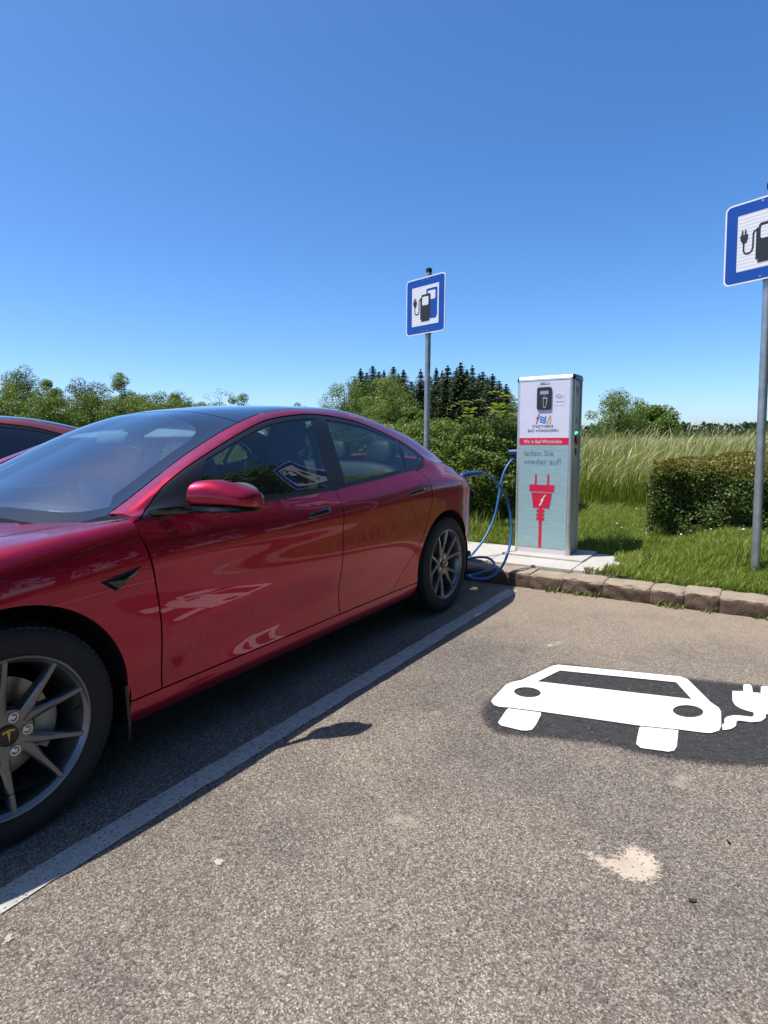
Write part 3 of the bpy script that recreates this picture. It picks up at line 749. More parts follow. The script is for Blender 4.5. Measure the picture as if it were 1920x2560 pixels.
def mirror_sections(side, car, paint):
    """door mirror: shell, black base strip, arm, glass"""
    n = 36; xs = [.890, .895, .915, .95, .985, 1.02, 1.045, 1.060, 1.066]
    sz = [.55, .90, .99, 1.0, 1.0, 1.0, .96, .84, .45]
    v = []; f = []
    for x, k in zip(xs, sz):
        yc = .757+(x-.90)*.80; top = 1.054-max(0, x-.955)*.46; bot = .951-(x-.9)*.03
        zc = (top+bot)/2; hz = (top-bot)/2
        for i in range(n):
            a = 2*math.pi*i/n; c, s_ = math.cos(a), math.sin(a)
            yy = math.copysign(abs(c)**.8, c); zz = math.copysign(abs(s_)**(.75 if s_ > 0 else .45), s_)
            hy = .085*k if c < 0 else .042*k
            v.append((side*x, yc+hy*yy*(1-.18*max(0, zz)), zc+hz*(zz if zz < 0 else zz*k**.6)))
    m = len(xs)
    for j in range(m-1):
        for i in range(n): i2 = (i+1) % n; f.append((j*n+i, (j+1)*n+i, (j+1)*n+i2, j*n+i2))
    f.append(tuple(range(n))); f.append(tuple((m-1)*n+i for i in range(n))[::-1])
    b = MB().add(v, f); sh = b.build('door_mirror', paint, car, auto=60)
    # black foot strip under the shell, running to the door
    w = []; g = []; path = [(.845, .560, .944, .022, .008), (.872, .600, .948, .028, .012), (.90, .665, .948, .034, .014), (.935, .775, .944, .080, .0125), (.98, .812, .941, .088, .012), (1.02, .842, .939, .076, .011), (1.052, .868, .937, .045, .008)]
    for (x, y, z, hy, hz) in path:
        for (a, c) in ((-1, -.2), (-.8, -1), (.8, -1), (1, -.2), (.8, 1), (-.8, 1)): w.append((side*x, y+hy*a, z+hz*c))
    for j in range(len(path)-1):
        for i in range(6): i2 = (i+1) % 6; g.append((j*6+i, (j+1)*6+i, (j+1)*6+i2, j*6+i2))
    g.append(tuple(range(6))); g.append(tuple((len(path)-1)*6+i for i in range(6))[::-1])
    MB().add(w, g).build('mirror_foot', 'gloss_black', sh, auto=40)
    # mirror glass faces backwards
    pts = [(.915+.125*(.5+.5*math.cos(t)), .998-.004+.046*math.sin(t)) for t in np.linspace(0, 2*math.pi, 24, endpoint=False)]
    MB().prism(pts, .004, lambda u, z, h: (side*u, .800+(u-.9)*.80+h, z)).build('mirror_glass', 'bright_metal', sh)

def interior(car):
    fl = MB(); fl.box((0, 1.55, .27), (1.5, 2.6, .04), .01); fl.build('floor_pan', 'matt_black', car)
    dash = MB()
    v = []; f = []; pr = [(.30, .86), (.45, .895), (.62, .905), (.78, .895), (.82, .86), (.80, .78), (.70, .66), (.62, .50)]
    for x in np.linspace(-.78, .78, 13):
        k = 1-.10*(x/.78)**2
        for (y, z) in pr: v.append((x, y+.10*(x/.78)**2, z*1.0-(1-k)*.15))
    m = len(pr)
    for i in range(12):
        for j in range(m-1): f.append((i*m+j, i*m+j+1, (i+1)*m+j+1, (i+1)*m+j))
    d = dash.add(v, f).build('dashboard', 'dash_dark', car, smooth=True)
    sub_box('dash_strip', (0, .815, .80), (1.46, .012, .055), 'dash_wood', d, .004)
    sub_box('screen', (0, .83, .90), (.37, .015, .22), 'screen_dark', d, .006, Matrix.Rotation(R(-10), 3, 'X'))
    sub_box('paper_on_dash', (.30, .47, .905), (.20, .14, .004), 'light_trim', d, .001, Matrix.Rotation(R(8), 3, 'X'))
    sw = MB(); c = Vector((.37, .98, .86)); rot = Matrix.Rotation(R(-24), 3, 'X')
    ring = [c+rot @ Vector((.182*math.cos(t), 0, .178*math.sin(t))) for t in np.linspace(0, 2*math.pi, 41)]
    sw.tube(ring, .0155, 10, False); sw.box(tuple(c), (.16, .05, .11), .02, rot); sw.box(tuple(c), (.33, .022, .035), .008, rot)
    sw.box(tuple(c+rot @ Vector((0, 0, -.09))), (.035, .022, .14), .008, rot); sw.tube([c, c+rot @ Vector((0, -.25, -.02))], .03, 10)
    sw.build('steering_wheel', 'seat_black', car, auto=40)
    def seat(x, y, w, nm, lean=18):
        b = MB(); b.add(*blob((x, y, .50), (w, .54, .20), 3.2)); rot = Matrix.Rotation(R(-lean), 4, 'X')
        bv, bf = blob((0, 0, .33), (w*.98, .17, .70), 3.0, taper_top=.80)
        b.add([tuple((rot @ Vector(p))+Vector((x, y+.24, .50))) for p in bv], bf)
        so = b.build(nm, 'seat_black', car, smooth=True)
        h = MB(); hv, hf = blob((0, .01, .78), (.30, .11, .24), 3.0, taper_top=.72)
        h.add([tuple((rot @ Vector(p))+Vector((x, y+.24, .50))) for p in hv], hf); h.build('headrest', 'seat_black', so, smooth=True)
    for x in (.37, -.37): seat(x, 1.36, .52, 'front_seat')
    b = MB(); b.add(*blob((0, 2.32, .50), (1.34, .56, .20), 4)); rot = Matrix.Rotation(R(-24), 4, 'X')
    bv, bf = blob((0, 0, .30), (1.34, .17, .62), 4)
    b.add([tuple((rot @ Vector(p))+Vector((0, 2.55, .48))) for p in bv], bf); rs = b.build('rear_bench', 'seat_black', car, smooth=True)
    for x in (.40, 0, -.40):
        hv, hf = blob((0, .0, .68), (.26, .11, .20), 3.0, taper_top=.75)
        MB().add([tuple((rot @ Vector(p))+Vector((x, 2.55, .48))) for p in hv], hf).build('headrest', 'seat_black', rs, smooth=True)
    sub_box('parcel_shelf', (0, 2.98, .93), (1.25, .55, .03), 'dash_dark', car, .01)
    sub_box('centre_console', (0, 1.2, .50), (.24, .9, .22), 'dash_dark', car, .03)
    for side in (1, -1):
        # inner door cards, pillars trims, sun visors
        sub_box('door_card', (side*.800, 1.62, .635), (.03, 2.10, .635), 'seat_black', car, .01)
        sub_box('rear_side_trim', (side*.74, 2.85, .86), (.03, .50, .34), 'seat_black', car, .01)
        pts = [T1.pos(np.array([y]), np.array([11.75]))[0]*np.array([side, 1, 1])+np.array([-side*.045, .02, -.055]) for y in np.linspace(.66, 1.20, 10)]
        MB().tube(pts, .028, 8).build('pillar_trim', 'light_trim', car, smooth=True)
        q = [T1.pos(np.array([y]), np.array([s]))[0]*np.array([side, 1, 1])+np.array([-side*.075, 0, -.01]) for y, s in ((1.70, 9.0), (1.73, 9.5), (1.755, 10.0), (1.77, 10.5))]
        MB().tube(q, [.05, .045, .04, .035], 8).build('belt_pillar_trim', 'dash_dark', car, smooth=True)
        rot = Matrix.Rotation(R(24), 3, 'X')
        sub_box('sun_visor', (side*.33, 1.12, 1.245), (.40, .13, .018), 'light_trim', car, .006, rot)
    sub_box('rear_view_mirror', (0, .98, 1.215), (.24, .03, .065), 'light_trim', car, .012, Matrix.Rotation(R(-12), 3, 'X'))  # pale trim colour stands in for the reflection on the mirror
    # roof lining edges
    v = []; f = []; ys = np.linspace(1.26, 2.3, 12); xs = np.linspace(-.52, .52, 9)
    for y in ys:
        for x in xs: v.append((x, y, float(T1.P[np.argmin(abs(YY-y)), T1_idx(y, abs(x)), 2])-.05))
    for i in range(11):
        for j in range(8): f.append((i*9+j, i*9+j+1, (i+1)*9+j+1, (i+1)*9+j))
    mesh_obj('roof_lining', v, f, 'dash_dark', car, True)
def T1_idx(y, x): return int(round(T1.s_at_x(y, x, 11.5)*24))

red_car = build_car('red_car', 'glossy crimson red sedan plugged in at the charging column', 'car', 'red_paint')

def copy_tree(o, parent=None, swap=None):
    c = o.copy(); COL.objects.link(c); c.parent = parent
    if swap and c.type == 'MESH':
        for sl in c.material_slots:
            if sl.material and sl.material.name in swap:
                mt = M[swap[sl.material.name]]; sl.link = 'OBJECT'; sl.material = mt
    for ch in list(o.children): copy_tree(ch, c, swap)
    return c
car2 = copy_tree(red_car, None, {'red_paint': 'dark_red_paint', 'side_glass': 'roof_glass'})
car2.name = 'parked_car'; car2.location = (-2.65, -.50, 0); car2.scale = (1, 1, 1.0)
car2['label'] = 'dull brownish red parked car partly hidden behind the crimson sedan at left'; car2['category'] = 'car'
# ------------------------------------------------------------------ ground, asphalt, kerb
def asphalt_mat():
    t = NT('asphalt'); p = t.pos()
    fine = t.n('ShaderNodeTexVoronoi', {'Vector': p, 'Scale': 260.0})
    mid = t.n('ShaderNodeTexVoronoi', {'Vector': p, 'Scale': 150.0, 'Randomness': 1.0})
    b1 = t.n('ShaderNodeSeparateColor', {0: fine.outputs['Color']}).outputs[0]
    b2 = t.n('ShaderNodeSeparateColor', {0: mid.outputs['Color']}).outputs[1]
    c1 = t.ramp(b1, [(.0, (.060, .052, .045)), (.30, (.155, .135, .116)), (.60, (.255, .225, .193)), (.86, (.42, .378, .330)), (.95, (.60, .55, .495)), (1.0, (.72, .67, .61))])
    c2 = t.ramp(b2, [(.0, (.085, .074, .064)), (.5, (.243, .215, .186)), (.85, (.355, .318, .278)), (1.0, (.62, .57, .505))])
    c = t.mix(.34, c1, c2)
    # gaps between stones are dark
    gap = t.ramp(t.n('ShaderNodeTexVoronoi', {'Vector': p, 'Scale': 150.0}, feature='DISTANCE_TO_EDGE').outputs[0], [(.0, .60), (.10, 1.0)])
    c = t.mix(1.0, c, gap, 'MULTIPLY')
    # broad tone drift, oily greyer areas and warmer dusty ones
    big = t.noise(p, .75, 5, .6, .4); med = t.noise(p, 3.1, 5, .65, .3)
    tone = t.ramp(big, [(.30, (.54, .53, .53)), (.5, (.73, .70, .665)), (.72, (.87, .82, .75))])
    c = t.mix(1.0, c, tone, 'MULTIPLY')
    tone2 = t.ramp(med, [(.33, (.82, .81, .82)), (.55, (1.0, .99, .98)), (.75, (1.0, 1.0, .98))])
    c = t.mix(1.0, c, tone2, 'MULTIPLY')
    sep = t.n('ShaderNodeSeparateXYZ', {0: p})
    # washed-in sand towards the kerb
    ny = t.math('ADD', sep.outputs[1], t.math('MULTIPLY', t.math('SUBTRACT', t.noise(p, 1.7, 5, .6), .5), 2.4))
    sand = t.n('ShaderNodeMapRange', {'Value': ny, 'From Min': 2.3, 'From Max': 3.75, 'To Min': 0.0, 'To Max': .62}).outputs[0]
    sand = t.math('MULTIPLY', sand, t.ramp(t.noise(p, 21.0, 4, .7), [(.3, .45), (.65, 1.0)]))
    c = t.mix(sand, c, (.32, .245, .165))
    # scattered small sandy flecks and dark spots
    fl = t.ramp(t.noise(p, 4.6, 3, .5), [(.68, 0.0), (.76, .45)])
    c = t.mix(fl, c, (.38, .32, .25))
    sp = t.ramp(t.noise(p, 2.2, 2, .5, .6), [(.66, 0.0), (.78, .35)])
    c = t.mix(sp, c, (.06, .06, .065))
    h = t.math('ADD', t.math('MULTIPLY', b1, .35), t.math('ADD', fine.outputs['Distance'], mid.outputs['Distance']))
    pr = t.pbsdf(Base_Color=c, Roughness=.88, Specular_IOR_Level=.25)
    t.t.links.new(t.bump(h, .30, .004), pr.inputs['Normal']); M['asphalt'] = t.m
asphalt_mat()
def ground_mat():
    t = NT('soil_grass'); p = t.pos()
    n = t.noise(p, 2.5, 6, .65); n2 = t.noise(p, .06, 4)
    c = t.ramp(n, [(.3, (.035, .045, .012)), (.55, (.06, .085, .018)), (.75, (.10, .11, .035))])
    c = t.mix(t.ramp(n2, [(.35, 0.0), (.7, .55)]), c, (.13, .145, .045))
    pr = t.pbsdf(Base_Color=c, Roughness=.95); t.t.links.new(t.bump(n, .8, .05), pr.inputs['Normal']); M['soil_grass'] = t.m
ground_mat()
def stone_mat(name, a, b, c_, scale=9.0, top=None):
    t = NT(name); p = t.obj(); n = t.noise(p, scale, 8, .68, .3); n2 = t.noise(p, scale*9, 4, .7)
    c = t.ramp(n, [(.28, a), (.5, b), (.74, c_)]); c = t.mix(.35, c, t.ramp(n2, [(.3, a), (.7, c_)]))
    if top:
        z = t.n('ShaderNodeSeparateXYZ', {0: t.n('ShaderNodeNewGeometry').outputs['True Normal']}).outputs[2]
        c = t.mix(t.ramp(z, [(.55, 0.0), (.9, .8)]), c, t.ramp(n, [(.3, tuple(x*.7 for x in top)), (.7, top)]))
    pr = t.pbsdf(Base_Color=c, Roughness=.92, Specular_IOR_Level=.2)
    t.t.links.new(t.bump(t.math('ADD', n, t.math('MULTIPLY', n2, .5)), .7, .02), pr.inputs['Normal']); M[name] = t.m
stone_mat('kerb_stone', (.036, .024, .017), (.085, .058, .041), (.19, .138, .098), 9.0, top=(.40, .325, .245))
stone_mat('concrete', (.33, .305, .275), (.42, .395, .36), (.48, .455, .42), 3.0)
def decal_mat(name, cols, cover, nscale, edge, rough=.7, speck=0.0, soft=(.38, .56)):
    """paint or dust lying on the asphalt, thinning out raggedly at its rim (attribute 'fade')"""
    t = NT(name); p = t.pos()
    fd = t.n('ShaderNodeAttribute', attribute_name='fade').outputs['Fac']
    n = t.noise(p, nscale, 6, .75); nb = t.noise(p, nscale*.15, 3)
    a = t.math('ADD', t.math('MULTIPLY', fd, 1.0), t.math('MULTIPLY', t.math('SUBTRACT', n, .5), edge))
    a = t.ramp(a, [(soft[0], 0.0), (soft[1], cover)])
    if speck:
        v = t.n('ShaderNodeTexVoronoi', {'Vector': p, 'Scale': 190.0}); b = t.n('ShaderNodeSeparateColor', {0: v.outputs['Color']}).outputs[1]
        a = t.math('MULTIPLY', a, t.ramp(b, [(1-speck, 1.0), (min(1, 1-speck+.04), .35)]))
    c = t.ramp(nb, [(.3, cols[0]), (.7, cols[1])])
    d = t.n('ShaderNodeBsdfPrincipled', {'Base Color': c, 'Roughness': rough, 'Specular IOR Level': .25, 'Normal': t.bump(t.noise(p, 130.0, 3), .35, .004)}).outputs[0]
    tr = t.n('ShaderNodeBsdfTransparent').outputs[0]
    t.surf(t.n('ShaderNodeMixShader', {0: a, 1: tr, 2: d}).outputs[0]); M[name] = t.m
decal_mat('white_paint', ((.62, .62, .61), (.68, .68, .67)), 1.0, 90.0, .9, .55, .012, (.0, .12))
decal_mat('worn_line_paint', ((.34, .33, .315), (.47, .46, .435)), .92, 170.0, 1.9, .6, .09, (.52, .86))
decal_mat('black_paint', ((.026, .026, .027), (.046, .045, .046)), .92, 190.0, 1.5, .8, .24, (.16, .42))
decal_mat('sand_fill', ((.38, .315, .245), (.50, .425, .345)), .95, 90.0, 2.4, .95, .10, (.20, .62))
decal_mat('sand_dust', ((.36, .29, .21), (.46, .38, .28)), .75, 110.0, 1.8, .95, .1, (.35, .95))

def decal(name, poly, z, mat, fade=.03, holes=(), grid=.03, jit=0.0, thick=0.0):
    """thin sheet on the asphalt; 'fade' rises from 0 at the rim to 1 inside"""
    def den(l, st):
        out = []
        for i in range(len(l)):
            a, b = np.array(l[i], float), np.array(l[(i+1) % len(l)], float); k = max(1, int(np.linalg.norm(b-a)/st))
            out += [tuple(a+(b-a)*j/k+rng.normal(0, jit, 2)) for j in range(k)]
        return out
    L = [den(poly, grid*.8)]+[den(h, grid*.8) for h in holes]
    B = np.array(L[0]); lo, hi = B.min(0), B.max(0)
    gx, gy = np.meshgrid(np.arange(lo[0], hi[0], grid), np.arange(lo[1], hi[1], grid)); G = np.c_[gx.ravel(), gy.ravel()]
    allb = np.concatenate([np.array(l) for l in L]); ok = pip(G, L[0])
    for h in L[1:]: ok &= ~pip(G, h)
    G = G[ok]; 
    if len(G): G = G[(((G[:, None]-allb[None])**2).sum(2).min(1) > (grid*.45)**2)]
    F, pts = tri_fill(L[0], L[1:], G if len(G) else None); pts = np.array(pts)
    d = np.sqrt(((pts[:, None]-allb[None])**2).sum(2).min(1))
    o = mesh_obj(name, np.c_[pts, np.full(len(pts), z)], F, mat)
    at = o.data.attributes.new('fade', 'FLOAT', 'POINT'); at.data.foreach_set('value', np.clip(d/fade, 0, 1).astype(np.float32) if fade > 0 else np.ones(len(pts), np.float32))
    return o

def sstep(a, b, x): t = np.clip((np.asarray(x, float)-a)/(b-a), 0, 1); return t*t*(3-2*t)
def tz(x, y):
    """terrain height behind the kerb"""
    x = np.asarray(x, float); y = np.asarray(y, float)
    z = -.06+.17*sstep(3.90, 4.02, y)
    z = z+.19*sstep(4.05, 4.95, y)*sstep(1.95, 2.55, x)+.06*sstep(4.85, 5.3, y)*(1-sstep(1.95, 2.55, x))
    z = z+.16*sstep(5.0, 7.5, y)*(1-.55*sstep(1.95, 2.55, x))
    z = z+.03*np.sin(x*1.7+y*.9)*sstep(4.9, 6.5, y)+.25*np.sin(x*.05+1)*np.sin(y*.04)*sstep(20, 60, y)
    return z
xs = np.unique(np.concatenate([np.linspace(-2500, -60, 12), np.linspace(-60, -8, 27), np.arange(-8, 10, .2), np.linspace(10, 60, 26), np.linspace(60, 2500, 12)]))
ys = np.unique(np.concatenate([np.linspace(-600, -40, 6), np.linspace(-40, 3.8, 12), np.arange(3.86, 8, .04 if False else .08), np.linspace(8, 40, 60), np.linspace(40, 3000, 30)]))
GX, GY = np.meshgrid(xs, ys); V = np.c_[GX.ravel(), GY.ravel(), tz(GX, GY).ravel()]
nx = len(xs); idx = np.arange(len(V)).reshape(len(ys), nx)
Fq = np.stack([idx[:-1, :-1], idx[:-1, 1:], idx[1:, 1:], idx[1:, :-1]], -1).reshape(-1, 4)
struct(fast_mesh('ground', V, Fq, 'soil_grass', smooth=True), 'grassy ground behind the stone kerb reaching to the horizon')
# asphalt with very gentle unevenness
ax = np.arange(-14, 14.01, .25); ay = np.concatenate([np.linspace(-40, -4, 20), np.arange(-3.75, 3.95, .25), [3.93]])
GX, GY = np.meshgrid(ax, ay); V = np.c_[GX.ravel(), GY.ravel(), np.zeros(GX.size)]; nx = len(ax)
idx = np.arange(len(V)).reshape(len(ay), nx); Fq = np.stack([idx[:-1, :-1], idx[:-1, 1:], idx[1:, 1:], idx[1:, :-1]], -1).reshape(-1, 4)
struct(fast_mesh('car_park_asphalt', V, Fq, 'asphalt'), 'weathered speckled grey brown asphalt of the car park')

# painted bay line(s)
def line_poly(x0, x1, y0, y1):
    n = int((y1-y0)/.06); yy = np.linspace(y0, y1, n)
    return [(x0+rng.normal(0, .003), y) for y in yy[::-1]]+[(x1+rng.normal(0, .003), y) for y in yy]
for xa, lab in ((1.045, 'worn white bay line beside the crimson sedan'), (-1.52, 'white bay line on the far side of the crimson sedan'), (3.62, 'white bay line right of the charging symbol')):
    struct(decal('painted_line', line_poly(xa+.004, xa+.100, -3.2, 3.66), .004, 'worn_line_paint', 0, grid=.035), lab)

# charging symbol
def Z3(pts): return [tuple(unproj(1200+x*.434, 1580+y*.434)[:2]) for x, y in pts]
def Z2(pts): return [tuple(unproj(1780+x*.08439, 1700+y*.08439)[:2]) for x, y in pts]
def ell(cx, cy, rx, ry, n=28, tilt=.06): return [(cx+rx*math.cos(a), cy+ry*math.sin(a)+tilt*rx*math.cos(a)) for a in np.linspace(0, 2*math.pi, n, endpoint=False)]
blotch = [(-40, 470), (-10, 540), (60, 590), (130, 612), (430, 640), (700, 668), (950, 728), (1200, 775), (1400, 797), (1659, 805), (1950, 800), (2060, 700), (2060, 380), (1900, 330), (1659, 302), (1450, 284), (1250, 262), (1000, 236), (850, 222), (700, 202), (480, 172), (400, 176), (280, 236), (150, 286), (60, 346), (-5, 405)]
sym_bg = struct(decal('symbol_background', Z3(blotch), .004, 'black_paint', .13, grid=.025), 'black paint patch under the white charging symbol')
body = [(64, 408), (75, 390), (148, 314), (185, 296), (240, 285), (415, 203), (450, 196), (800, 230), (1150, 264), (1195, 280), (1330, 415), (1375, 445), (1388, 470), (1389, 556), (1376, 578), (1330, 592), (1290, 590), (1142, 571), (920, 549), (350, 467), (165, 444), (110, 440), (80, 430)]
cs = struct(decal('painted_car_symbol', Z3(body), .008, 'white_paint', 0, holes=[Z3([(330, 293), (460, 230), (800, 264), (1130, 298), (1218, 396)]), Z3(ell(273, 356, 77, 29)), Z3(ell(1198, 466, 88, 35))], grid=.025), 'white car front symbol painted on the asphalt')
w1 = decal('painted_wheel', Z3([(165, 449), (350, 473), (352, 485), (322, 545), (300, 572), (270, 578), (235, 576), (120, 548), (103, 532), (150, 460)]), .008, 'white_paint', 0, grid=.025); w1.parent = cs
w2 = decal('painted_wheel', Z3([(930, 555), (1142, 576), (1140, 600), (1133, 670), (1117, 694), (1085, 700), (925, 678), (899, 655), (906, 615), (918, 560)]), .008, 'white_paint', 0, grid=.025); w2.parent = cs
plug = [(300, 1366), (345, 1352), (370, 1300), (360, 1230), (390, 1170), (470, 1125), (620, 1098), (800, 1100), (1050, 1130), (1180, 1140), (1235, 1105), (1225, 1010), (1000, 950), (800, 870), (680, 790), (605, 660), (600, 370), (925, 376), (925, 205), (960, 172), (1050, 165), (1150, 190), (1185, 260), (1205, 410), (1440, 432), (1445, 250), (1500, 225), (1600, 224), (1690, 262), (1725, 330), (1740, 452), (2070, 490), (2080, 780), (1980, 940), (1800, 1040), (1665, 1062), (1590, 1060), (1585, 1170), (1460, 1270), (1300, 1288), (1150, 1300), (920, 1265), (800, 1250), (720, 1280), (710, 1400), (650, 1450), (560, 1500), (400, 1530), (310, 1530)]
pg = decal('painted_plug', Z2(plug), .008, 'white_paint', 0, grid=.02); pg.parent = cs

# sand filled hollow, crack and small sandy spots
def P7(pts): return [tuple(unproj(1200+x*.434, 1980+y*.434)[:2]) for x, y in pts]
struct(decal('sand_patch', P7([(540, 345), (640, 330), (720, 362), (775, 350), (820, 300), (880, 285), (960, 320), (1050, 370), (1075, 430), (1065, 520), (1010, 560), (920, 560), (840, 545), (760, 490), (690, 460), (620, 405)]), .004, 'sand_fill', .05, grid=.010), 'pale sand filling a hollow in the asphalt')
struct(decal('sand_patch', P7([(505, 225), (560, 215), (600, 255), (590, 290), (540, 270)]), .004, 'sand_dust', .03, grid=.012), 'thin sand streak behind the sand filled hollow')
struct(decal('sand_patch', P7([(300, 265), (400, 250), (470, 290), (440, 330), (340, 310)]), .0045, 'sand_dust', .05, grid=.015), 'small dusty sand spot left of the sand filled hollow')
def crack(pts, w, z, lab, mat='sand_fill'):
    P = np.array(pts); L = []; Rr = []
    u = np.linspace(0, 1, 26); cum = np.concatenate([[0], np.cumsum(np.linalg.norm(np.diff(P, axis=0), axis=1))]); cum /= cum[-1]
    Q = np.c_[np.interp(u, cum, P[:, 0]), np.interp(u, cum, P[:, 1])]+rng.normal(0, .004, (26, 2))
    t = np.gradient(Q, axis=0); n = np.c_[-t[:, 1], t[:, 0]]; n /= np.linalg.norm(n, axis=1)[:, None]
    ww = w*np.sin(np.pi*np.clip(u, .02, .98))**.5*(.6+.8*rng.random(26))
    poly = [tuple(q) for q in Q+n*ww[:, None]]+[tuple(q) for q in (Q-n*ww[:, None])[::-1]]
    struct(decal('crack', poly, z, mat, .006, grid=.012), lab)
crack(Z3([(560, 530), (690, 615), (820, 690), (930, 755), (1040, 820), (1110, 865)]), .006, .0115, 'thin sandy crack crossing the black symbol background', 'sand_dust')
struct(decal('sand_patch', Z3([(850, 700), (960, 760), (1060, 820), (1130, 880), (1060, 890), (930, 850), (850, 790), (810, 730)]), .0085, 'sand_dust', .08, grid=.02), 'dusty sand beside the crack in front of the white symbol')
crack(P7([(120, 690), (170, 745), (225, 795), (285, 850)]), .005, .004, 'short pale scratch in the asphalt near the bottom', 'worn_line_paint')
struct(decal('sand_patch', Z3([(350, 70), (440, 50), (520, 40), (500, 80), (420, 105), (360, 100)]), .004, 'sand_fill', .10, grid=.02), 'faint sand spot between kerb and charging symbol')
struct(decal('sand_patch', [tuple(unproj(*q)[:2]) for q in ((522, 2155), (545, 2146), (565, 2152), (560, 2164), (540, 2170))], .004, 'sand_fill', .012, grid=.008), 'small pale chip in the asphalt near the bay line')
struct(decal('sand_patch', [tuple(unproj(*q)[:2]) for q in ((5, 2345), (28, 2332), (40, 2345), (30, 2360), (10, 2362))], .004, 'sand_fill', .012, grid=.008), 'pale chip in the asphalt at the lower left')

# kerb stones
def kerb_stone(x0, x1, seed, h=.118):
    """rough-hewn block: split front face, worn uneven top"""
    r = np.random.default_rng(seed); nx_, ny_, nz_ = 18, 8, 9; L = x1-x0
    v = []; ix = {}; y0, y1 = 3.785+r.uniform(-.008, .008), 4.05+r.uniform(-.01, .012); hh = h+r.uniform(-.007, .006)
    W = [(r.uniform(8, 60), r.uniform(8, 60), r.uniform(0, 6.3), r.uniform(.4, 1.0)) for _ in range(7)]
    def nz(a, b): return sum(w*math.sin(p*a+q*b+c+1.3*math.sin(q*.6*a+c)) *12/(p+q) for p, q, c, w in W)
    for i in range(nx_):
        for j in range(ny_):
            for k in range(nz_):
                if 0 < i < nx_-1 and 0 < j < ny_-1 and 0 < k < nz_-1: continue
                u, w, q = i/(nx_-1), j/(ny_-1), k/(nz_-1)
                x = x0+L*u; y = y0+(y1-y0)*w; z = -.06+(hh+.06)*q
                cx = (u-.5)*2; cy_ = (w-.5)*2
                n1 = nz(x-x0, z*1.3); n2 = nz((x-x0)*.9, y*.8+2)
                if k == nz_-1: z += .006*n2+r.normal(0, .001)-.005*abs(cx)**10-.010*abs(cy_)**10
                if j == 0: y += .019*n1+.010*abs(cx)**8+.016*q**6+r.normal(0, .0022); z -= .012*max(0, n2)*q**6
                elif k < nz_-1: y += .002*n1
                ix[(i, j, k)] = len(v); v.append((x, y, z))
    f = []
    def q4(a, b, c, d): f.append((ix[a], ix[b], ix[c], ix[d]))
    for i in range(nx_-1):
        for k in range(nz_-1): q4((i, 0, k), (i+1, 0, k), (i+1, 0, k+1), (i, 0, k+1))
        for j in range(ny_-1): q4((i, j, nz_-1), (i+1, j, nz_-1), (i+1, j+1, nz_-1), (i, j+1, nz_-1))
    for j in range(ny_-1):
        for k in range(nz_-1): q4((0, j+1, k), (0, j, k), (0, j, k+1), (0, j+1, k+1)); q4((nx_-1, j, k), (nx_-1, j+1, k), (nx_-1, j+1, k+1), (nx_-1, j, k+1))
    return v, f
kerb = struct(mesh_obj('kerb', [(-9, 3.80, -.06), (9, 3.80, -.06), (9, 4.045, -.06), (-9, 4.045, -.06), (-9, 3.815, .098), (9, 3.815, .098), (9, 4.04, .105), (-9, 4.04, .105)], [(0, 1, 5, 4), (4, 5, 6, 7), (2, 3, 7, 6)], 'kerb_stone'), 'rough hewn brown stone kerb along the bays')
joints = [.32, .72, 1.19, 1.455, 1.756, 2.086, 2.308, 2.531, 2.95]
jl = [joints[0]]
while jl[-1] > -6: jl.append(jl[-1]-random.uniform(.30, .48))
jr = [joints[-1]]
while jr[-1] < 6: jr.append(jr[-1]+random.uniform(.28, .46))
allj = sorted(jl[1:]+joints+jr[1:])
for i in range(len(allj)-1):
    v, f = kerb_stone(allj[i]+.0015, allj[i+1]-.0015, 100+i); o = mesh_obj('kerb_stone', v, f, 'kerb_stone', kerb, True)
    o.data.set_sharp_from_angle(angle=R(62))
# concrete slab under the column: four cast plates with joints
for nm, poly, lab in (('a', [(-.35, 4.055), (.715, 4.055), (.715, 4.86), (-.35, 4.86)], 'pale concrete plate beneath the blue cable'),
                      ('b', [(.721, 4.055), (1.452, 4.055), (1.452, 4.86), (.721, 4.86)], 'pale concrete plate carrying the charging column'),
                      ('c', [(1.458, 4.055), (1.80, 4.055), (1.93, 4.45), (1.88, 4.86), (1.458, 4.86)], 'pale concrete plate right of the charging column')):
    b = MB(); b.prism(poly, .14, lambda u, v, h: (u, v, -.005+h)); o = b.build('concrete_slab', 'concrete'); struct(o, lab)
    bv = o.modifiers.new('bevel', 'BEVEL'); bv.width = .005; bv.segments = 2
# ------------------------------------------------------------------ charging column
simple('alu', (.62, .63, .65), .34, .85, var=.06)
simple('alu_bright', (.80, .80, .82), .30, .7, var=.05)
simple('panel_white', (.70, .69, .78), .45, var=.03)
simple('band_red', (.62, .012, .055), .45, var=.06)
simple('ink_red', (.60, .012, .055), .5, var=.08)
simple('ink_grey', (.16, .20, .23), .6)
simple('ink_dark', (.030, .032, .045), .5)
simple('ink_white', (.78, .76, .76), .5)
simple('ink_pale_pink', (.78, .50, .53), .5)
simple('ink_magenta', (.42, .02, .14), .5)
simple('ink_blue', (.01, .18, .52), .5)
simple('ink_gold', (.62, .36, .03), .5)
simple('ink_faint', (.42, .43, .46), .6)
simple('reader_black', (.022, .024, .032), .3)
simple('display_grey', (.34, .36, .38), .35)
simple('side_grey', (.36, .39, .39), .45, var=.05)
simple('sticker_green', (.40, .60, .52), .5)
simple('side_red', (.42, .035, .015), .5)
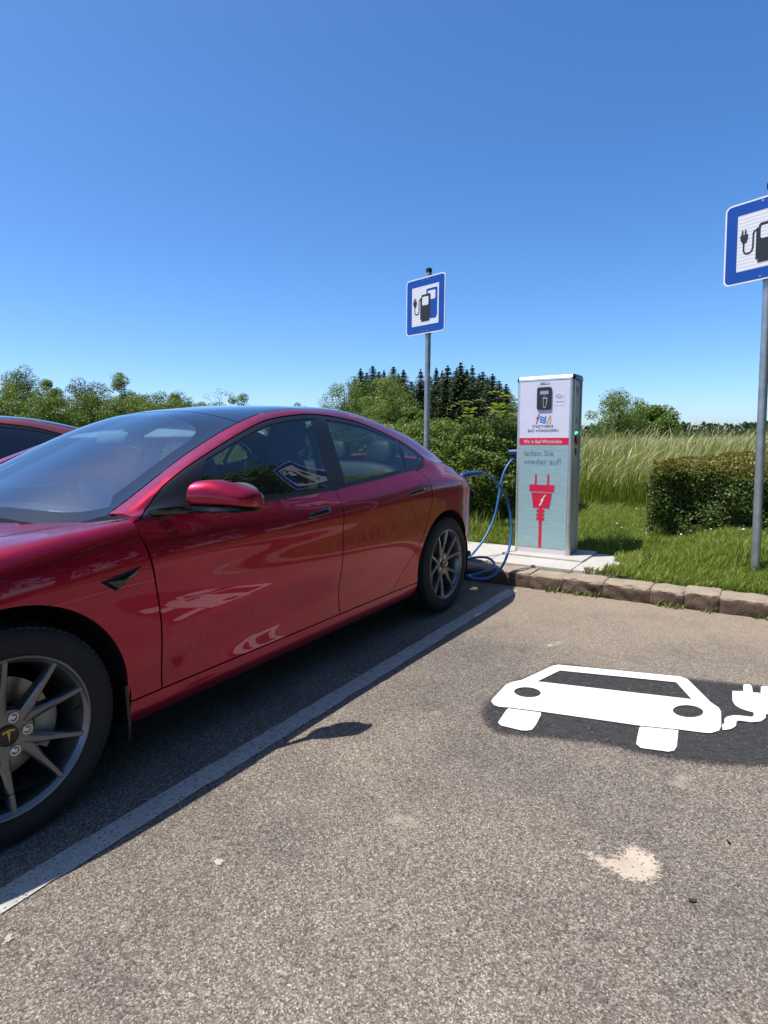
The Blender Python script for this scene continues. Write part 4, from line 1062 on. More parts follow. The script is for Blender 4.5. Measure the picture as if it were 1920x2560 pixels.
def teal_mat():
    t = NT('panel_teal'); g = t.obj()
    mp = t.n('ShaderNodeMapping', {'Vector': g, 'Scale': (3.0, 3.0, 60.0)}).outputs[0]
    n = t.noise(mp, 3.0, 4, .6)
    c = t.ramp(n, [(.38, (.250, .385, .400)), (.52, (.285, .425, .438)), (.70, (.345, .475, .485))])
    t.pbsdf(Base_Color=c, Roughness=.5); M['panel_teal'] = t.m
teal_mat()
def led_mat():
    t = NT('green_light'); t.pbsdf(Base_Color=(.05, .5, .2), Emission_Color=(.05, 1.0, .35), Emission_Strength=3.0, Roughness=.3); M['green_light'] = t.m
led_mat()
CB = (1.048, 4.670, .138)
HC = 1.62                                          # column height
col = thing('charging_column', 'tall slim charging column with red plug picture on grey green panel', 'charger', CB, R(-1.0))
plv = MB().box((.05, -.035, .004), (.74, .50, .020), .004); plinth = plv.build('base_plate', 'concrete', col)
W2, D2 = .260, .145
def face(u, v):                                    # panel coordinates: u 0..1 across, v in metres up
    return (-.222+u*.432, v)
sh = MB()
# core
sh.box((0, 0, .015+(HC-.06)/2), (2*W2-.03, 2*D2-.012, HC-.06), .004); sh.build('cabinet', 'side_grey', col)
# corner extrusions: rounded profile
def corner(sx, sy, r=.034):
    n = 8; cx, cy = sx*(W2-r), sy*(D2-r); pr = []
    for k in range(n+1):
        a = (math.pi/2)*k/n; pr.append((cx+sx*r*math.cos(a), cy+sy*r*math.sin(a)))
    pr.append((cx-sx*.006, cy+sy*r)); pr.append((cx-sx*.006, cy+sy*(r-.012))); pr.append((cx+sx*(r-.012), cy-sy*.006)); pr.append((cx+sx*r, cy-sy*.006))
    return pr
for sx in (-1, 1):
    for sy in (-1, 1):
        MB().prism(corner(sx, sy), HC-.055, lambda u, v, h: (u, v, .012+h)).build('corner_profile', 'alu', col, auto=40)
YF = -D2+.002
to_f = lambda off: (lambda u, v, h: (u, YF-off-h, v))
def rect(u0, u1, v0, v1): return [(u0, v0), (u1, v0), (u1, v1), (u0, v1)]
PX = .00358                                        # metres per photo pixel on the front
def vz(y): return HC-.045-(y-950)*(HC-.045-.012)/434.0
x0, x1 = -.2255, .2255
upp = MB().prism(rect(x0, x1, vz(1091.5), vz(951)), .004, to_f(0)).build('upper_panel', 'panel_white', col)
bandp = MB().prism(rect(x0, x1, vz(1108.6), vz(1091)), .004, to_f(0)).build('red_band', 'band_red', col)
lowp = MB().prism(rect(x0, x1, vz(1369), vz(1109)), .004, to_f(0)).build('lower_panel', 'panel_teal', col)
MB().prism(rect(x0-.003, x1+.003, .014, vz(1370)), .007, to_f(0)).build('foot_profile', 'alu_bright', col)
def U(u): return x0+u*(x1-x0)
TX = lambda x, z, off=.0046: Matrix.Translation((x, YF-off, z)) @ Matrix.Rotation(R(90), 4, 'X')
text_part('band_lettering', 'Wir in Bad Wörishofen', 'ink_pale_pink', bandp, (x1-x0)*.78, .046, TX(U(.09), vz(1104.5)), bold=.0008)
text_part('panel_lettering', 'laden Sie', 'ink_grey', lowp, (x1-x0)*.60, .070, TX(U(.11), vz(1135.5)))
text_part('panel_lettering', 'wieder auf!', 'ink_grey', lowp, (x1-x0)*.76, .070, TX(U(.10), vz(1156.5)))
text_part('logo_lettering', 'STADTWERKE', 'ink_dark', upp, (x1-x0)*.42, .034, TX(U(.267), vz(1066)))
text_part('logo_lettering', 'BAD WÖRISHOFEN', 'ink_dark', upp, (x1-x0)*.615, .034, TX(U(.175), vz(1076.5)))
def flat(name, polys, mat, parent, off=.0046, th=.0012, holes=()):
    b = MB()
    for p in polys: b.prism(p, th, to_f(off), holes)
    return b.build(name, mat, parent)
# plug pictogram
pic = flat('plug_picture', [rect(U(.345), U(.382), vz(1209), vz(1182)), rect(U(.598), U(.636), vz(1209), vz(1182)), rect(U(.235), U(.745), vz(1225.4), vz(1208.4)),
      [(U(.322), vz(1267)), (U(.655), vz(1267)), (U(.700), vz(1228.6)), (U(.278), vz(1228.6))],
      rect(U(.445), U(.508), vz(1369), vz(1267))], 'ink_red', lowp)
for a, b in ((1270.5, 1278.5), (1281.5, 1288.5), (1291, 1298.5)):
    flat('plug_ridge', [rect(U(.395), U(.4445), vz(b), vz(a)), rect(U(.5085), U(.555), vz(b), vz(a))], 'ink_red', pic)
bolt = [(.555, 1234), (.462, 1250), (.502, 1248), (.44, 1261), (.468, 1261.5), (.545, 1243.5), (.505, 1245.5), (.578, 1235)]
flat('bolt_picture', [[(U(a), vz(b)) for a, b in bolt]], 'ink_white', pic, .0061)
# logo: bolt, waves, loop
flat('logo_bolt', [[(U(a), vz(b)) for a, b in ((.400, 1031.5), (.335, 1044), (.372, 1043), (.335, 1056.5), (.352, 1056.5), (.405, 1039.5), (.370, 1041), (.412, 1033))]], 'ink_magenta', upp)
waves = []
for wv in (1041.0, 1047.0, 1053.0):
    us = np.linspace(.415, .545, 14); yy = [wv-2.2*math.sin((u-.415)/.13*2*math.pi+.5)-(u-.415)*12 for u in us]
    waves.append([(U(u), vz(y+1.5)) for u, y in zip(us, yy)]+[(U(u), vz(y-1.5)) for u, y in zip(us[::-1], yy[::-1])])
flat('logo_waves', waves, 'ink_blue', upp)
flat('logo_loop', [[(U(a), vz(b)) for a, b in ((.560, 1056), (.580, 1046), (.612, 1036), (.635, 1036), (.645, 1046), (.632, 1056), (.615, 1056), (.628, 1046), (.622, 1040), (.612, 1041), (.595, 1048), (.578, 1056))]], 'ink_gold', upp)
# card reader
def rrect(u0, u1, v0, v1, r, n=6):
    out = []
    for (cx, cy, a0) in ((u1-r, v1-r, 0), (u0+r, v1-r, 90), (u0+r, v0+r, 180), (u1-r, v0+r, 270)):
        out += [(cx+r*math.cos(R(a0+90*k/n)), cy+r*math.sin(R(a0+90*k/n))) for k in range(n+1)]
    return out
rd = flat('card_reader', [rrect(U(.352), U(.642), vz(1022), vz(967), .018)], 'reader_black', col, .004, .010)
flat('reader_display', [rect(U(.415), U(.585), vz(984.5), vz(976))], 'display_grey', rd, .0145, .001)
hand = [(.478, 1001), (.478, 994), (.46, 994), (.46, 992.6), (.56, 992.6), (.56, 1003), (.545, 1005), (.548, 1010), (.535, 1017), (.488, 1017), (.478, 1008)]
flat('reader_picture', [[(U(a), vz(b)) for a, b in hand]], 'ink_faint', rd, .0145, .0008, [[(U(a), vz(b)) for a, b in ((.486, 1001), (.486, 995), (.548, 995), (.548, 1002), (.534, 1005), (.538, 1010), (.527, 1015), (.495, 1015), (.487, 1007))]])
for k, (ra, rb) in enumerate(((.010, .012), (.017, .019))):
    us = np.linspace(R(40), R(140), 10); cx, cy = U(.51), vz(990.5)
    flat('reader_wave', [[(cx+rb*math.cos(a), cy+rb*.6*math.sin(a)) for a in us]+[(cx+ra*math.cos(a), cy+ra*.6*math.sin(a)) for a in us[::-1]]], 'ink_faint', rd, .0145, .0008)
flat('top_sticker', [rect(U(.40), U(.60), vz(960), vz(954.2))], 'sticker_green', col)
flat('top_sticker_print', [[(U(a), vz(b)) for a, b in ((.405, 959.4), (.44, 955.6), (.50, 955.2), (.50, 956.4), (.445, 957), (.43, 958.6), (.52, 958.4), (.52, 959.4))]], 'ink_grey', col, .006, .0006)
info = flat('info_sticker', [rect(U(.70), U(.91), vz(1013), vz(981))], 'panel_white', col, .0042, .0008)
flat('info_print', [rect(U(.725), U(.815), vz(985.6), vz(984.4)), rect(U(.74), U(.875), vz(990.2), vz(989)), rect(U(.745), U(.88), vz(993.2), vz(992.2)), rect(U(.76), U(.83), vz(995.6), vz(994.8)), rect(U(.725), U(.89), vz(1004.8), vz(1002.4))], 'ink_faint', info, .0052, .0006)
flat('info_mark', [[(U(.733)+.005*math.cos(a), vz(990.6)+.005*math.sin(a)) for a in np.linspace(0, 2*math.pi, 10, endpoint=False)]], 'ink_dark', info, .0052, .0008)
# cap: rounded aluminium lid with dark end pieces
pr = []
for k in range(9): a = math.pi/2*k/8; pr.append((-D2-.004+.040-.040*math.cos(math.pi/2-a) if False else -(D2+.004)+.040*(1-math.sin(a)), HC-.045+.045*(1-math.cos(a)) if False else HC-.045+.045*(1-math.sin(math.pi/2-a))))
prof = [(-(D2+.004), HC-.045)]+[(-(D2+.004)+.040*(1-math.cos(R(a))), HC-.045+.045*math.sin(R(a))) for a in range(10, 91, 10)]
prof = prof+[(-y, z) for y, z in prof[::-1]]
MB().prism(prof, 2*(W2-.022), lambda u, v, h: (-(W2-.022)+h, u, v)).build('cap', 'alu_bright', col, auto=40)
for sx in (-1, 1):
    b = MB(); n = len(prof); rings = [(W2-.0218, 1.0, 0), (W2-.008, .985, .002), (W2-.001, .93, .010), (W2+.003, .80, .030)]
    v = []; f = []
    for (x, k, dz) in rings:
        for (y, z) in prof: v.append((sx*x, y*k, max(HC-.047, z-dz)))
    for j in range(len(rings)-1):
        for i in range(n): f.append((j*n+i, j*n+(i+1) % n, (j+1)*n+(i+1) % n, (j+1)*n+i))
    f.append(tuple((len(rings)-1)*n+i for i in range(n))); b.add(v, f).build('cap_end', 'satin_black', col, auto=45)
MB().box((.02, 0, HC+.004), (.07, .05, .010), .003).build('cap_knob', 'satin_black', col)
# right hand side: sticker, socket flap, lamp, lock
XS = W2-.012
to_s = lambda off: (lambda u, v, h: (W2-.0145+off+h, u, v))
def side(name, polys, mat, off, th, parent=col, holes=()):
    b = MB()
    for p in polys: b.prism(p, th, to_s(off), holes)
    return b.build(name, mat, parent)
side('side_panel', [rect(-.078, .078, .03, HC-.05)], 'side_grey', 0, .003)
side('side_pictogram', [rrect(-.040, .028, HC-.175, HC-.095, .010)], 'ink_faint', .003, .001)
side('side_pictogram_mark', [rect(-.022, -.006, HC-.155, HC-.115), rect(.004, .016, HC-.160, HC-.120)], 'ink_dark', .004, .001)
side('side_notice', [rect(-.045, -.020, vz(1055.5), vz(1050)), rect(-.008, .030, vz(1056), vz(1042)), rect(-.060, .060, vz(1071), vz(1069.5)), rect(-.030, .040, vz(1074), vz(1073))], 'ink_grey', .003, .001)
side('status_lamp', [rrect(-.032, .030, vz(1083.5), vz(1077), .008)], 'green_light', .003, .006)
side('side_red_band', [rect(-.078, .070, vz(1110), vz(1091))], 'side_red', .003, .001)
sk = side('socket_flap', [[(.0+.040*math.cos(a), vz(1092)+.045*math.sin(a)) for a in np.linspace(0, 2*math.pi, 24, endpoint=False)]], 'reader_black', .004, .014)
side('socket_lens', [[(.0+.020*math.cos(a), vz(1096)+.022*math.sin(a)) for a in np.linspace(0, 2*math.pi, 18, endpoint=False)]], 'side_red', .018, .002, sk)
side('lock', [rrect(-.022, .022, vz(1135), vz(1116), .016)], 'reader_black', .003, .008)
side('lock_dot', [[(.0+.009*math.cos(a), vz(1145)+.009*math.sin(a)) for a in np.linspace(0, 2*math.pi, 12, endpoint=False)]], 'alu_bright', .003, .003)
# socket on the left hand side, where the cable is plugged in
MB().lathe([(-.03, .0), (-.03, .030), (-.028, .036), (0, .040)], 24, c=(-W2+.002, -.005, vz(1128))).build('cable_socket', 'reader_black', col, auto=40)

# ------------------------------------------------------------------ signs
simple('sign_blue', (.003, .058, .32), .35, var=.05)
simple('sign_white', (.74, .74, .75), .45, var=.03)
simple('sign_black', (.016, .017, .020), .45)
simple('galvanised', (.34, .37, .38), .42, .7, var=.18, vscale=14)
def sgn_white():
    t = NT('sign_field'); g = t.obj(); z = t.n('ShaderNodeSeparateXYZ', {0: g}).outputs[2]
    st = t.math('SINE', t.math('MULTIPLY', z, 260.0)); c = t.ramp(t.math('ADD', t.math('MULTIPLY', st, .5), .5), [(.0, (.56, .56, .58)), (.45, (.72, .72, .73)), (1.0, (.76, .76, .77))])
    t.pbsdf(Base_Color=c, Roughness=.35); M['sign_field'] = t.m
sgn_white()
SG = .955
def sign_post(loc, rz, tilt, label, zc, ztop):
    root = thing('road_sign', label, 'sign', loc, 0, 'charging bay signs on posts')
    root.rotation_euler = (0, tilt, 0)
    z0 = 0
    pole = MB(); pole.tube([(0, 0, -.25), (0, 0, ztop)], .030, 24); pole.build('pole', 'galvanised', root, auto=40)
    MB().lathe([(ztop-.035, .0325), (ztop+.002, .0325), (ztop+.010, .024), (ztop+.012, 0)], 20, axis='z').build('pole_cap', 'satin_black', root, auto=40)
    rot = Matrix.Rotation(rz, 4, 'Z')
    def to(off): return lambda u, v, h: tuple(rot @ Vector((u*SG, -.044-off-h, zc+v*SG)))
    def fl(name, polys, mat, off, th=.0012, parent=root, holes=()):
        b = MB()
        for p in polys: b.prism(p, th, to(off), holes)
        return b.build(name, mat, parent)
    pl = fl('sign_plate', [rrect(-.30, .30, -.30, .30, .045, 8)], 'sign_white', 0, .006)
    fl('sign_frame', [rrect(-.288, .288, -.288, .288, .036, 8)], 'sign_blue', .006, .001, pl, [rect(-.207, .207, -.207, .207)])
    fl('sign_field', [rect(-.2068, .2068, -.2068, .2068)], 'sign_field', .006, .0009, pl)
    def q(pts): return [(-.207+.414*a, .207-.414*b) for a, b in pts]
    # blue pump behind, black pump in front, hose and plug
    fl('blue_pump', [q([(.50, .22), (.54, .22), (.545, .12), (.575, .09), (.93, .09), (.95, .12), (.95, .80), (.92, .80), (.92, .86), (.71, .86), (.71, .245), (.68, .215), (.50, .215)])], 'sign_blue', .007, .0009, pl, [q([(.61, .18), (.635, .155), (.85, .155), (.875, .18), (.875, .345), (.85, .37), (.735, .37), (.735, .25), (.71, .205), (.62, .205)])] if False else ())
    fl('blue_pump_window', [q([(.60, .175), (.625, .152), (.855, .152), (.88, .178), (.88, .35), (.855, .375), (.71, .375), (.71, .245), (.68, .213), (.60, .213)])], 'sign_field', .0081, .0007, pl)
    pb = fl('black_pump', [q([(.325, .29), (.36, .29), (.365, .25), (.395, .22), (.675, .22), (.705, .25), (.705, .84), (.675, .84), (.675, .905), (.36, .905), (.36, .84), (.325, .84)])], 'sign_black', .0083, .0009, pl)
    fl('black_pump_window', [q([(.40, .30), (.42, .275), (.61, .275), (.63, .30), (.63, .47), (.61, .495), (.42, .495), (.40, .47)])], 'sign_field', .0094, .0007, pb)
    hose = [(.345, .32), (.29, .335), (.275, .37), (.275, .60), (.262, .66), (.225, .695), (.18, .70), (.135, .685), (.115, .64), (.115, .50)]
    H = np.array(hose); t = np.gradient(H, axis=0); n = np.c_[-t[:, 1], t[:, 0]]; n /= np.linalg.norm(n, axis=1)[:, None]
    fl('hose', [q(np.r_[H+n*.014, (H-n*.014)[::-1]].tolist())], 'sign_black', .0083, .0009, pl)
    fl('plug', [q([(.055, .355), (.075, .355), (.078, .27), (.10, .27), (.103, .355), (.128, .355), (.131, .27), (.153, .27), (.156, .355), (.185, .355), (.185, .43), (.155, .50), (.095, .50), (.055, .43)])], 'sign_black', .0093, .0009, pl)
    for s in (-1, 1):
        for u in (-.035, .035): fl('rivet', [[(u+.008*math.cos(a), s*.272+.008*math.sin(a)) for a in np.linspace(0, 2*math.pi, 10, endpoint=False)]], 'galvanised', .0072, .003, pl)
        b = MB(); b.lathe([(zc+s*.27-.02, .030), (zc+s*.27-.02, .0345), (zc+s*.27+.02, .0345), (zc+s*.27+.02, .030)], 20, axis='z')
        v = [tuple(rot @ Vector(p)) for p in [(x, y, zc+s*.27+z) for x in (-.06, .06) for y in (-.0435, -.0325) for z in (-.014, .014)]]
        b.add(v, [(0, 1, 3, 2), (4, 6, 7, 5), (0, 4, 5, 1), (2, 3, 7, 6), (0, 2, 6, 4), (1, 5, 7, 3)]); b.build('clamp', 'galvanised', root)
    return root
GR = .27
sign_post((-.375, 4.93, .14), R(-17), R(.75), 'blue charging bay sign on a post behind the crimson sedan', 2.445, 2.815)
sign_post((2.722, 4.46, .30), R(-21), R(-1.25), 'blue charging bay sign on a post in front of the clipped hedge', 2.315, 2.69)

# ------------------------------------------------------------------ cable
def at(px, py, depth): return CAM+(FWD+_r2*(px-PW/2)/F_PX+_u2*(PH/2-py)/F_PX)*depth
def smooth_path(P, k=8):
    P = np.array(P, float); u = np.concatenate([[0], np.cumsum(np.sqrt(np.linalg.norm(np.diff(P, axis=0), axis=1)))])
    t = np.linspace(0, u[-1], k*(len(P)-1)+1); return np.c_[cub(u, P[:, 0])(t), cub(u, P[:, 1])(t), cub(u, P[:, 2])(t)]
port = at(1153, 1193, 4.72)
A = [at(1204, 1183.5, 4.80), at(1217.6, 1187, 4.84), at(1236, 1200, 4.90), at(1250, 1216, 4.94), at(1264.6, 1239, 4.98), at(1275.5, 1284.6, 5.0), at(1279, 1321, 4.99), at(1275.5, 1357, 4.96), at(1264.6, 1397, 4.90), at(1246.6, 1427.5, 4.82), at(1221, 1444, 4.76), at(1188.7, 1446, 4.74), at(1160, 1436, 4.76), at(1138, 1422, 4.85)]
Bn = [at(1138, 1416, 5.0), at(1160, 1401, 5.10), at(1190, 1393.5, 5.16), at(1220, 1395, 5.12), at(1236, 1410, 5.02), at(1230, 1421, 4.94), at(1205, 1431, 4.82), at(1172, 1440, 4.78), at(1140, 1440, 4.84), at(1120, 1428, 4.98), at(1128, 1412, 5.2), at(1150, 1403, 5.32)]
Cn = [at(1170.6, 1395, 5.42), at(1189, 1376, 5.44), at(1207, 1353, 5.46), at(1228.5, 1312, 5.52), at(1239, 1282, 5.55), at(1245, 1252, 5.57), at(1249, 1230, 5.59), at(1252, 1209, 5.60), at(1263, 1174, 5.63), at(1277, 1153, 5.66), at(1293, 1139.5, 5.70), at(1306, 1134, 5.74)]
path = smooth_path(A+Bn+Cn, 8)
path[:, 2] = np.maximum(path[:, 2], np.where(path[:, 1] > 4.06, .150, np.where(path[:, 1] > 3.78, .140, .014)))
cab = thing('charging_cable', 'blue charging cable looping from the sedan to the column', 'cable', (path[len(path)//2][0], path[len(path)//2][1], 0))
off = np.array(cab.location)
MB().tube([tuple(p-off) for p in path], .0105, 12).build('cable', 'cable_blue', cab, smooth=True)
# vehicle connector: grip that bends down into the car's inlet
gp = smooth_path([at(1146, 1212, 4.70), at(1150, 1200, 4.72), at(1158, 1190, 4.73), at(1172, 1186, 4.76), at(1190, 1183, 4.78), at(1206, 1183.5, 4.80)], 6)
rr = np.interp(np.linspace(0, 1, len(gp)), [0, .25, .42, .7, .92, 1], [.034, .034, .028, .020, .018, .012])
con = MB().tube([tuple(p-off) for p in gp], list(rr), 16).build('connector', 'plug_blue', cab, smooth=True)
MB().lathe([(-.012, .0), (-.012, .014), (.012, .014), (.012, .0)], 14, c=tuple(at(1196, 1183, 4.79)-off)).build('connector_ring', 'alu_bright', con, auto=40)
cp = at(1178, 1234, 4.72)-off
dc = MB(); dc.lathe([(-.016, 0), (-.016, .030), (-.010, .034), (.012, .034), (.016, .028), (.016, 0)], 22, axis='y', c=tuple(cp)); dc.build('dust_cap', 'matt_black', cab, auto=40)
MB().tube([tuple(at(1162, 1198, 4.73)-off), tuple(at(1169, 1212, 4.73)-off), tuple(at(1173, 1224, 4.72)-off), tuple(cp+np.array([0, 0, .02]))], .004, 8).build('cap_strap', 'plug_blue', cab, smooth=True)
MB().lathe([(-.085, .0), (-.085, .022), (-.02, .028), (0.0, .030)], 18, c=tuple(np.array([CB[0]-W2-.02, 4.635, CB[2]+vz(1128)])-off)).build('column_plug', 'plug_blue', cab, auto=40)
# ------------------------------------------------------------------ vegetation
leaf_mat('lawn_blade', (.072, .118, .012), (.225, .295, .036), .38, (.42, .40, .15))
leaf_mat('meadow_blade', (.105, .165, .015), (.255, .345, .045), .42, (.40, .43, .12))
leaf_mat('seed_head', (.32, .28, .13), (.55, .49, .27), .38)
leaf_mat('hedge_leaf', (.014, .030, .004), (.080, .120, .014), .26, zc=(.80, .97, (.20, .145, .020)))
leaf_mat('bush_leaf', (.030, .060, .007), (.115, .175, .020), .34, (.24, .30, .06))
leaf_mat('sprout_leaf', (.10, .17, .015), (.22, .31, .04), .40)
leaf_mat('tree_leaf', (.026, .058, .007), (.105, .170, .020), .32, (.18, .24, .04))
leaf_mat('tree_leaf_light', (.050, .090, .012), (.160, .225, .040), .34, (.27, .31, .09))
leaf_mat('tree_leaf_brown', (.035, .035, .010), (.105, .095, .028), .25)
leaf_mat('spruce_needle', (.010, .024, .010), (.040, .068, .024), .10)
leaf_mat('yellow_flower', (.45, .28, .01), (.65, .45, .03), .3)
leaf_mat('weed_leaf', (.05, .08, .012), (.17, .20, .05), .3, (.30, .26, .12))
leaf_mat('daisy', (.6, .6, .56), (.8, .8, .76), .3)
simple('bark', (.085, .065, .048), .95, bump=.8, bscale=40)
simple('bark_grey', (.20, .18, .16), .95, bump=.8, bscale=40)

def leaves(P, N, size, aspect=.55, jitter=.6, seed=1, curl=.15):
    """rhombic leaves (two folded triangles) at points P, facing roughly N"""
    r = np.random.default_rng(seed); n = len(P)
    N = N+r.normal(0, jitter, (n, 3)); N /= np.linalg.norm(N, axis=1)[:, None]+1e-9
    T = np.cross(N, r.normal(0, 1, (n, 3))); T /= np.linalg.norm(T, axis=1)[:, None]+1e-9; B = np.cross(N, T)
    s = (size*(.6+.8*r.random(n)))[:, None]; w = s*aspect*.5
    a = P-T*s*.5; c = P+T*s*.5-N*s*curl; b = P+B*w-N*s*curl*.4; d = P-B*w-N*s*curl*.4
    V = np.stack([a, b, c, d], 1).reshape(-1, 3); i = np.arange(n)*4
    F = np.concatenate([np.stack([i, i+1, i+2], 1), np.stack([i, i+2, i+3], 1)]); return V, F
def blades(P, h, w, lean=.35, seed=1, segs=3, wind=(.25, .1)):
    """grass blades: tapering bent strips"""
    r = np.random.default_rng(seed); n = len(P); a = r.random(n)*2*np.pi
    side = np.c_[np.cos(a), np.sin(a), np.zeros(n)]
    la = r.random(n)*2*np.pi; L = np.c_[np.cos(la), np.sin(la), np.zeros(n)]*(lean*r.random(n)**1.0)[:, None]+np.array([*wind, 0])*lean
    lev = []; 
    for k in range(segs):
        t = k/segs; c = P+np.c_[np.zeros(n), np.zeros(n), h*t*(1-.12*t)]+L*(h*t*t)[:, None]; ww = (w*(1-t*.75))[:, None]*.5
        lev += [c-side*ww, c+side*ww]
    tip = P+np.c_[np.zeros(n), np.zeros(n), h*.88]+L*h[:, None]
    V = np.stack(lev+[tip], 1); m = V.shape[1]; V = V.reshape(-1, 3); i = np.arange(n)*m; F = []
    for k in range(segs-1):
        F += [np.stack([i+2*k, i+2*k+1, i+2*k+3], 1), np.stack([i+2*k, i+2*k+3, i+2*k+2], 1)]
    F.append(np.stack([i+2*segs-2, i+2*segs-1, i+2*segs], 1)); return V, np.concatenate(F), tip
def scatter(n, x0, x1, y0, y1, seed):
    r = np.random.default_rng(seed); return np.c_[r.uniform(x0, x1, n), r.uniform(y0, y1, n)]
def in_slab(p): return (p[:, 0] < 1.74+.07*np.sin(p[:, 1]*9)+.05*np.sin(p[:, 1]*31+1)) & (p[:, 1] < 4.87) & (p[:, 0] > -.36)

# lawn behind the kerb
pts = [scatter(66000, 1.55, 3.7, 4.02, 6.6, 11), scatter(9000, -.36, 1.9, 4.84, 6.4, 12), scatter(22000, .2, 2.0, 4.84, 6.6, 13), scatter(20000, -6, -.3, 4.06, 7.5, 14), scatter(16000, 3.6, 7, 4.06, 7, 15), scatter(14000, -1, 3.2, 6.2, 8.0, 16)]
P2 = np.concatenate(pts); P2 = P2[~in_slab(P2)]
nse = np.sin(P2[:, 0]*3.1+1)*np.cos(P2[:, 1]*2.7)+np.sin(P2[:, 0]*7.3+P2[:, 1]*5.1)*.5
hh = (.045+.05*rng.random(len(P2))**1.5+.018*nse)*np.where(P2[:, 1] > 5.2, 1.35, 1.0); hh = np.clip(hh, .025, .25)
gz = tz(P2[:, 0], P2[:, 1])-.005; onslab = (P2[:, 0] > 1.45) & (P2[:, 0] < 1.92) & (P2[:, 1] < 4.86); P3 = np.c_[P2, np.where(onslab, np.maximum(gz, .134), gz)]
V, F, _ = blades(P3, hh, .0055+.004*rng.random(len(P3)), .75, 3)
stuff(fast_mesh('lawn', V, F, 'lawn_blade'), 'short mown grass around the slab and signs', 'grass')
# weeds along the kerb and at the slab edge
wp = np.concatenate([np.c_[rng.uniform(1.15, 4, 420), 3.775+rng.normal(0, .018, 420)], np.c_[rng.uniform(1.55, 1.95, 160), rng.uniform(4.04, 4.12, 160)], np.c_[rng.uniform(1.5, 4, 300), 4.05+rng.normal(0, .015, 300)]])
cl = np.sin(wp[:, 0]*9)+np.sin(wp[:, 0]*23+1); wp = wp[cl > .1]
zz = np.where(wp[:, 1] < 3.9, 0.0, .125)
V, F, _ = blades(np.c_[wp, zz], .02+.045*rng.random(len(wp)), .010+.008*rng.random(len(wp)), 1.1, 5)
stuff(fast_mesh('weeds', V, F, 'weed_leaf'), 'small dry weeds growing along the foot of the kerb', 'weeds')
# taller tufts right of the column
tp = np.concatenate([np.array([[1.62, 5.02]])+rng.normal(0, .05, (26, 2)), np.array([[2.0, 4.62]])+rng.normal(0, .05, (22, 2)), np.array([[1.90, 5.35]])+rng.normal(0, .06, (20, 2)), np.array([[2.62, 4.50]])+rng.normal(0, .05, (30, 2)), np.array([[.1, 5.2]])+rng.normal(0, .25, (160, 2))])
V, F, _ = blades(np.c_[tp, tz(tp[:, 0], tp[:, 1])], .16+.16*rng.random(len(tp)), .010+.006*rng.random(len(tp)), .55, 6)
stuff(fast_mesh('grass_tufts', V, F, 'lawn_blade'), 'longer loose grass tufts standing out of the lawn', 'grass')
# daisies
dp = scatter(90, 1.3, 3.4, 4.9, 6.3, 18); dp = dp[~in_slab(dp)]
V, F = leaves(np.c_[dp, tz(dp[:, 0], dp[:, 1])+.09+.05*rng.random(len(dp))], np.tile([0, 0, 1.0], (len(dp), 1)), np.full(len(dp), .022), 1.0, .25, 19)
stuff(fast_mesh('daisies', V, F, 'daisy'), 'tiny white flowers scattered in the lawn', 'flowers')

# tall meadow
def wedge(n, d0, d1, px0, px1, seed, power=1.0):
    r = np.random.default_rng(seed); d = d0*(d1/d0)**(r.random(n)**power); px = r.uniform(px0, px1, n)
    f = np.array([_sy, _cy]); g = np.array([_cy, -_sy]); return CAM[:2]+f*d[:, None]+g*((px-PW/2)/F_PX*d)[:, None]
mp = np.concatenate([wedge(64000, 7.0, 34, 1380, 2250, 31), wedge(12000, 8.6, 30, 900, 1400, 32), wedge(8000, 8.5, 40, -300, 900, 33)])
mp = mp[(mp[:, 1] > 7.1)]
patchy = np.sin(mp[:, 0]*.9+.5)*np.cos(mp[:, 1]*.7)
mh = .62+.34*rng.random(len(mp))+.14*patchy; mh *= .72+.28*sstep(7.0, 9.5, mp[:, 1]); mh = mh*np.where(rng.random(len(mp)) < .06, 1.32, 1.0)
M3 = np.c_[mp, tz(mp[:, 0], mp[:, 1])-.02]
V, F, tip = blades(M3, mh, 0.0055+.0045*rng.random(len(mp)), .42, 34, 4, (.35, .05))
stuff(fast_mesh('meadow_grass', V, F, 'meadow_blade'), 'tall uncut meadow grass beyond the lawn', 'grass')
sel = rng.random(len(mp)) < .32; tp = tip[sel]; n = len(tp)
V1, F1, _ = blades(tp-np.c_[np.zeros((n, 2)), .16+.05*rng.random(n)], .18+.10*rng.random(n), .011+.010*rng.random(n), .8, 35, 3, (.5, .1))
stuff(fast_mesh('seed_heads', V1, F1, 'seed_head'), 'pale nodding seed heads over the meadow grass', 'grass')

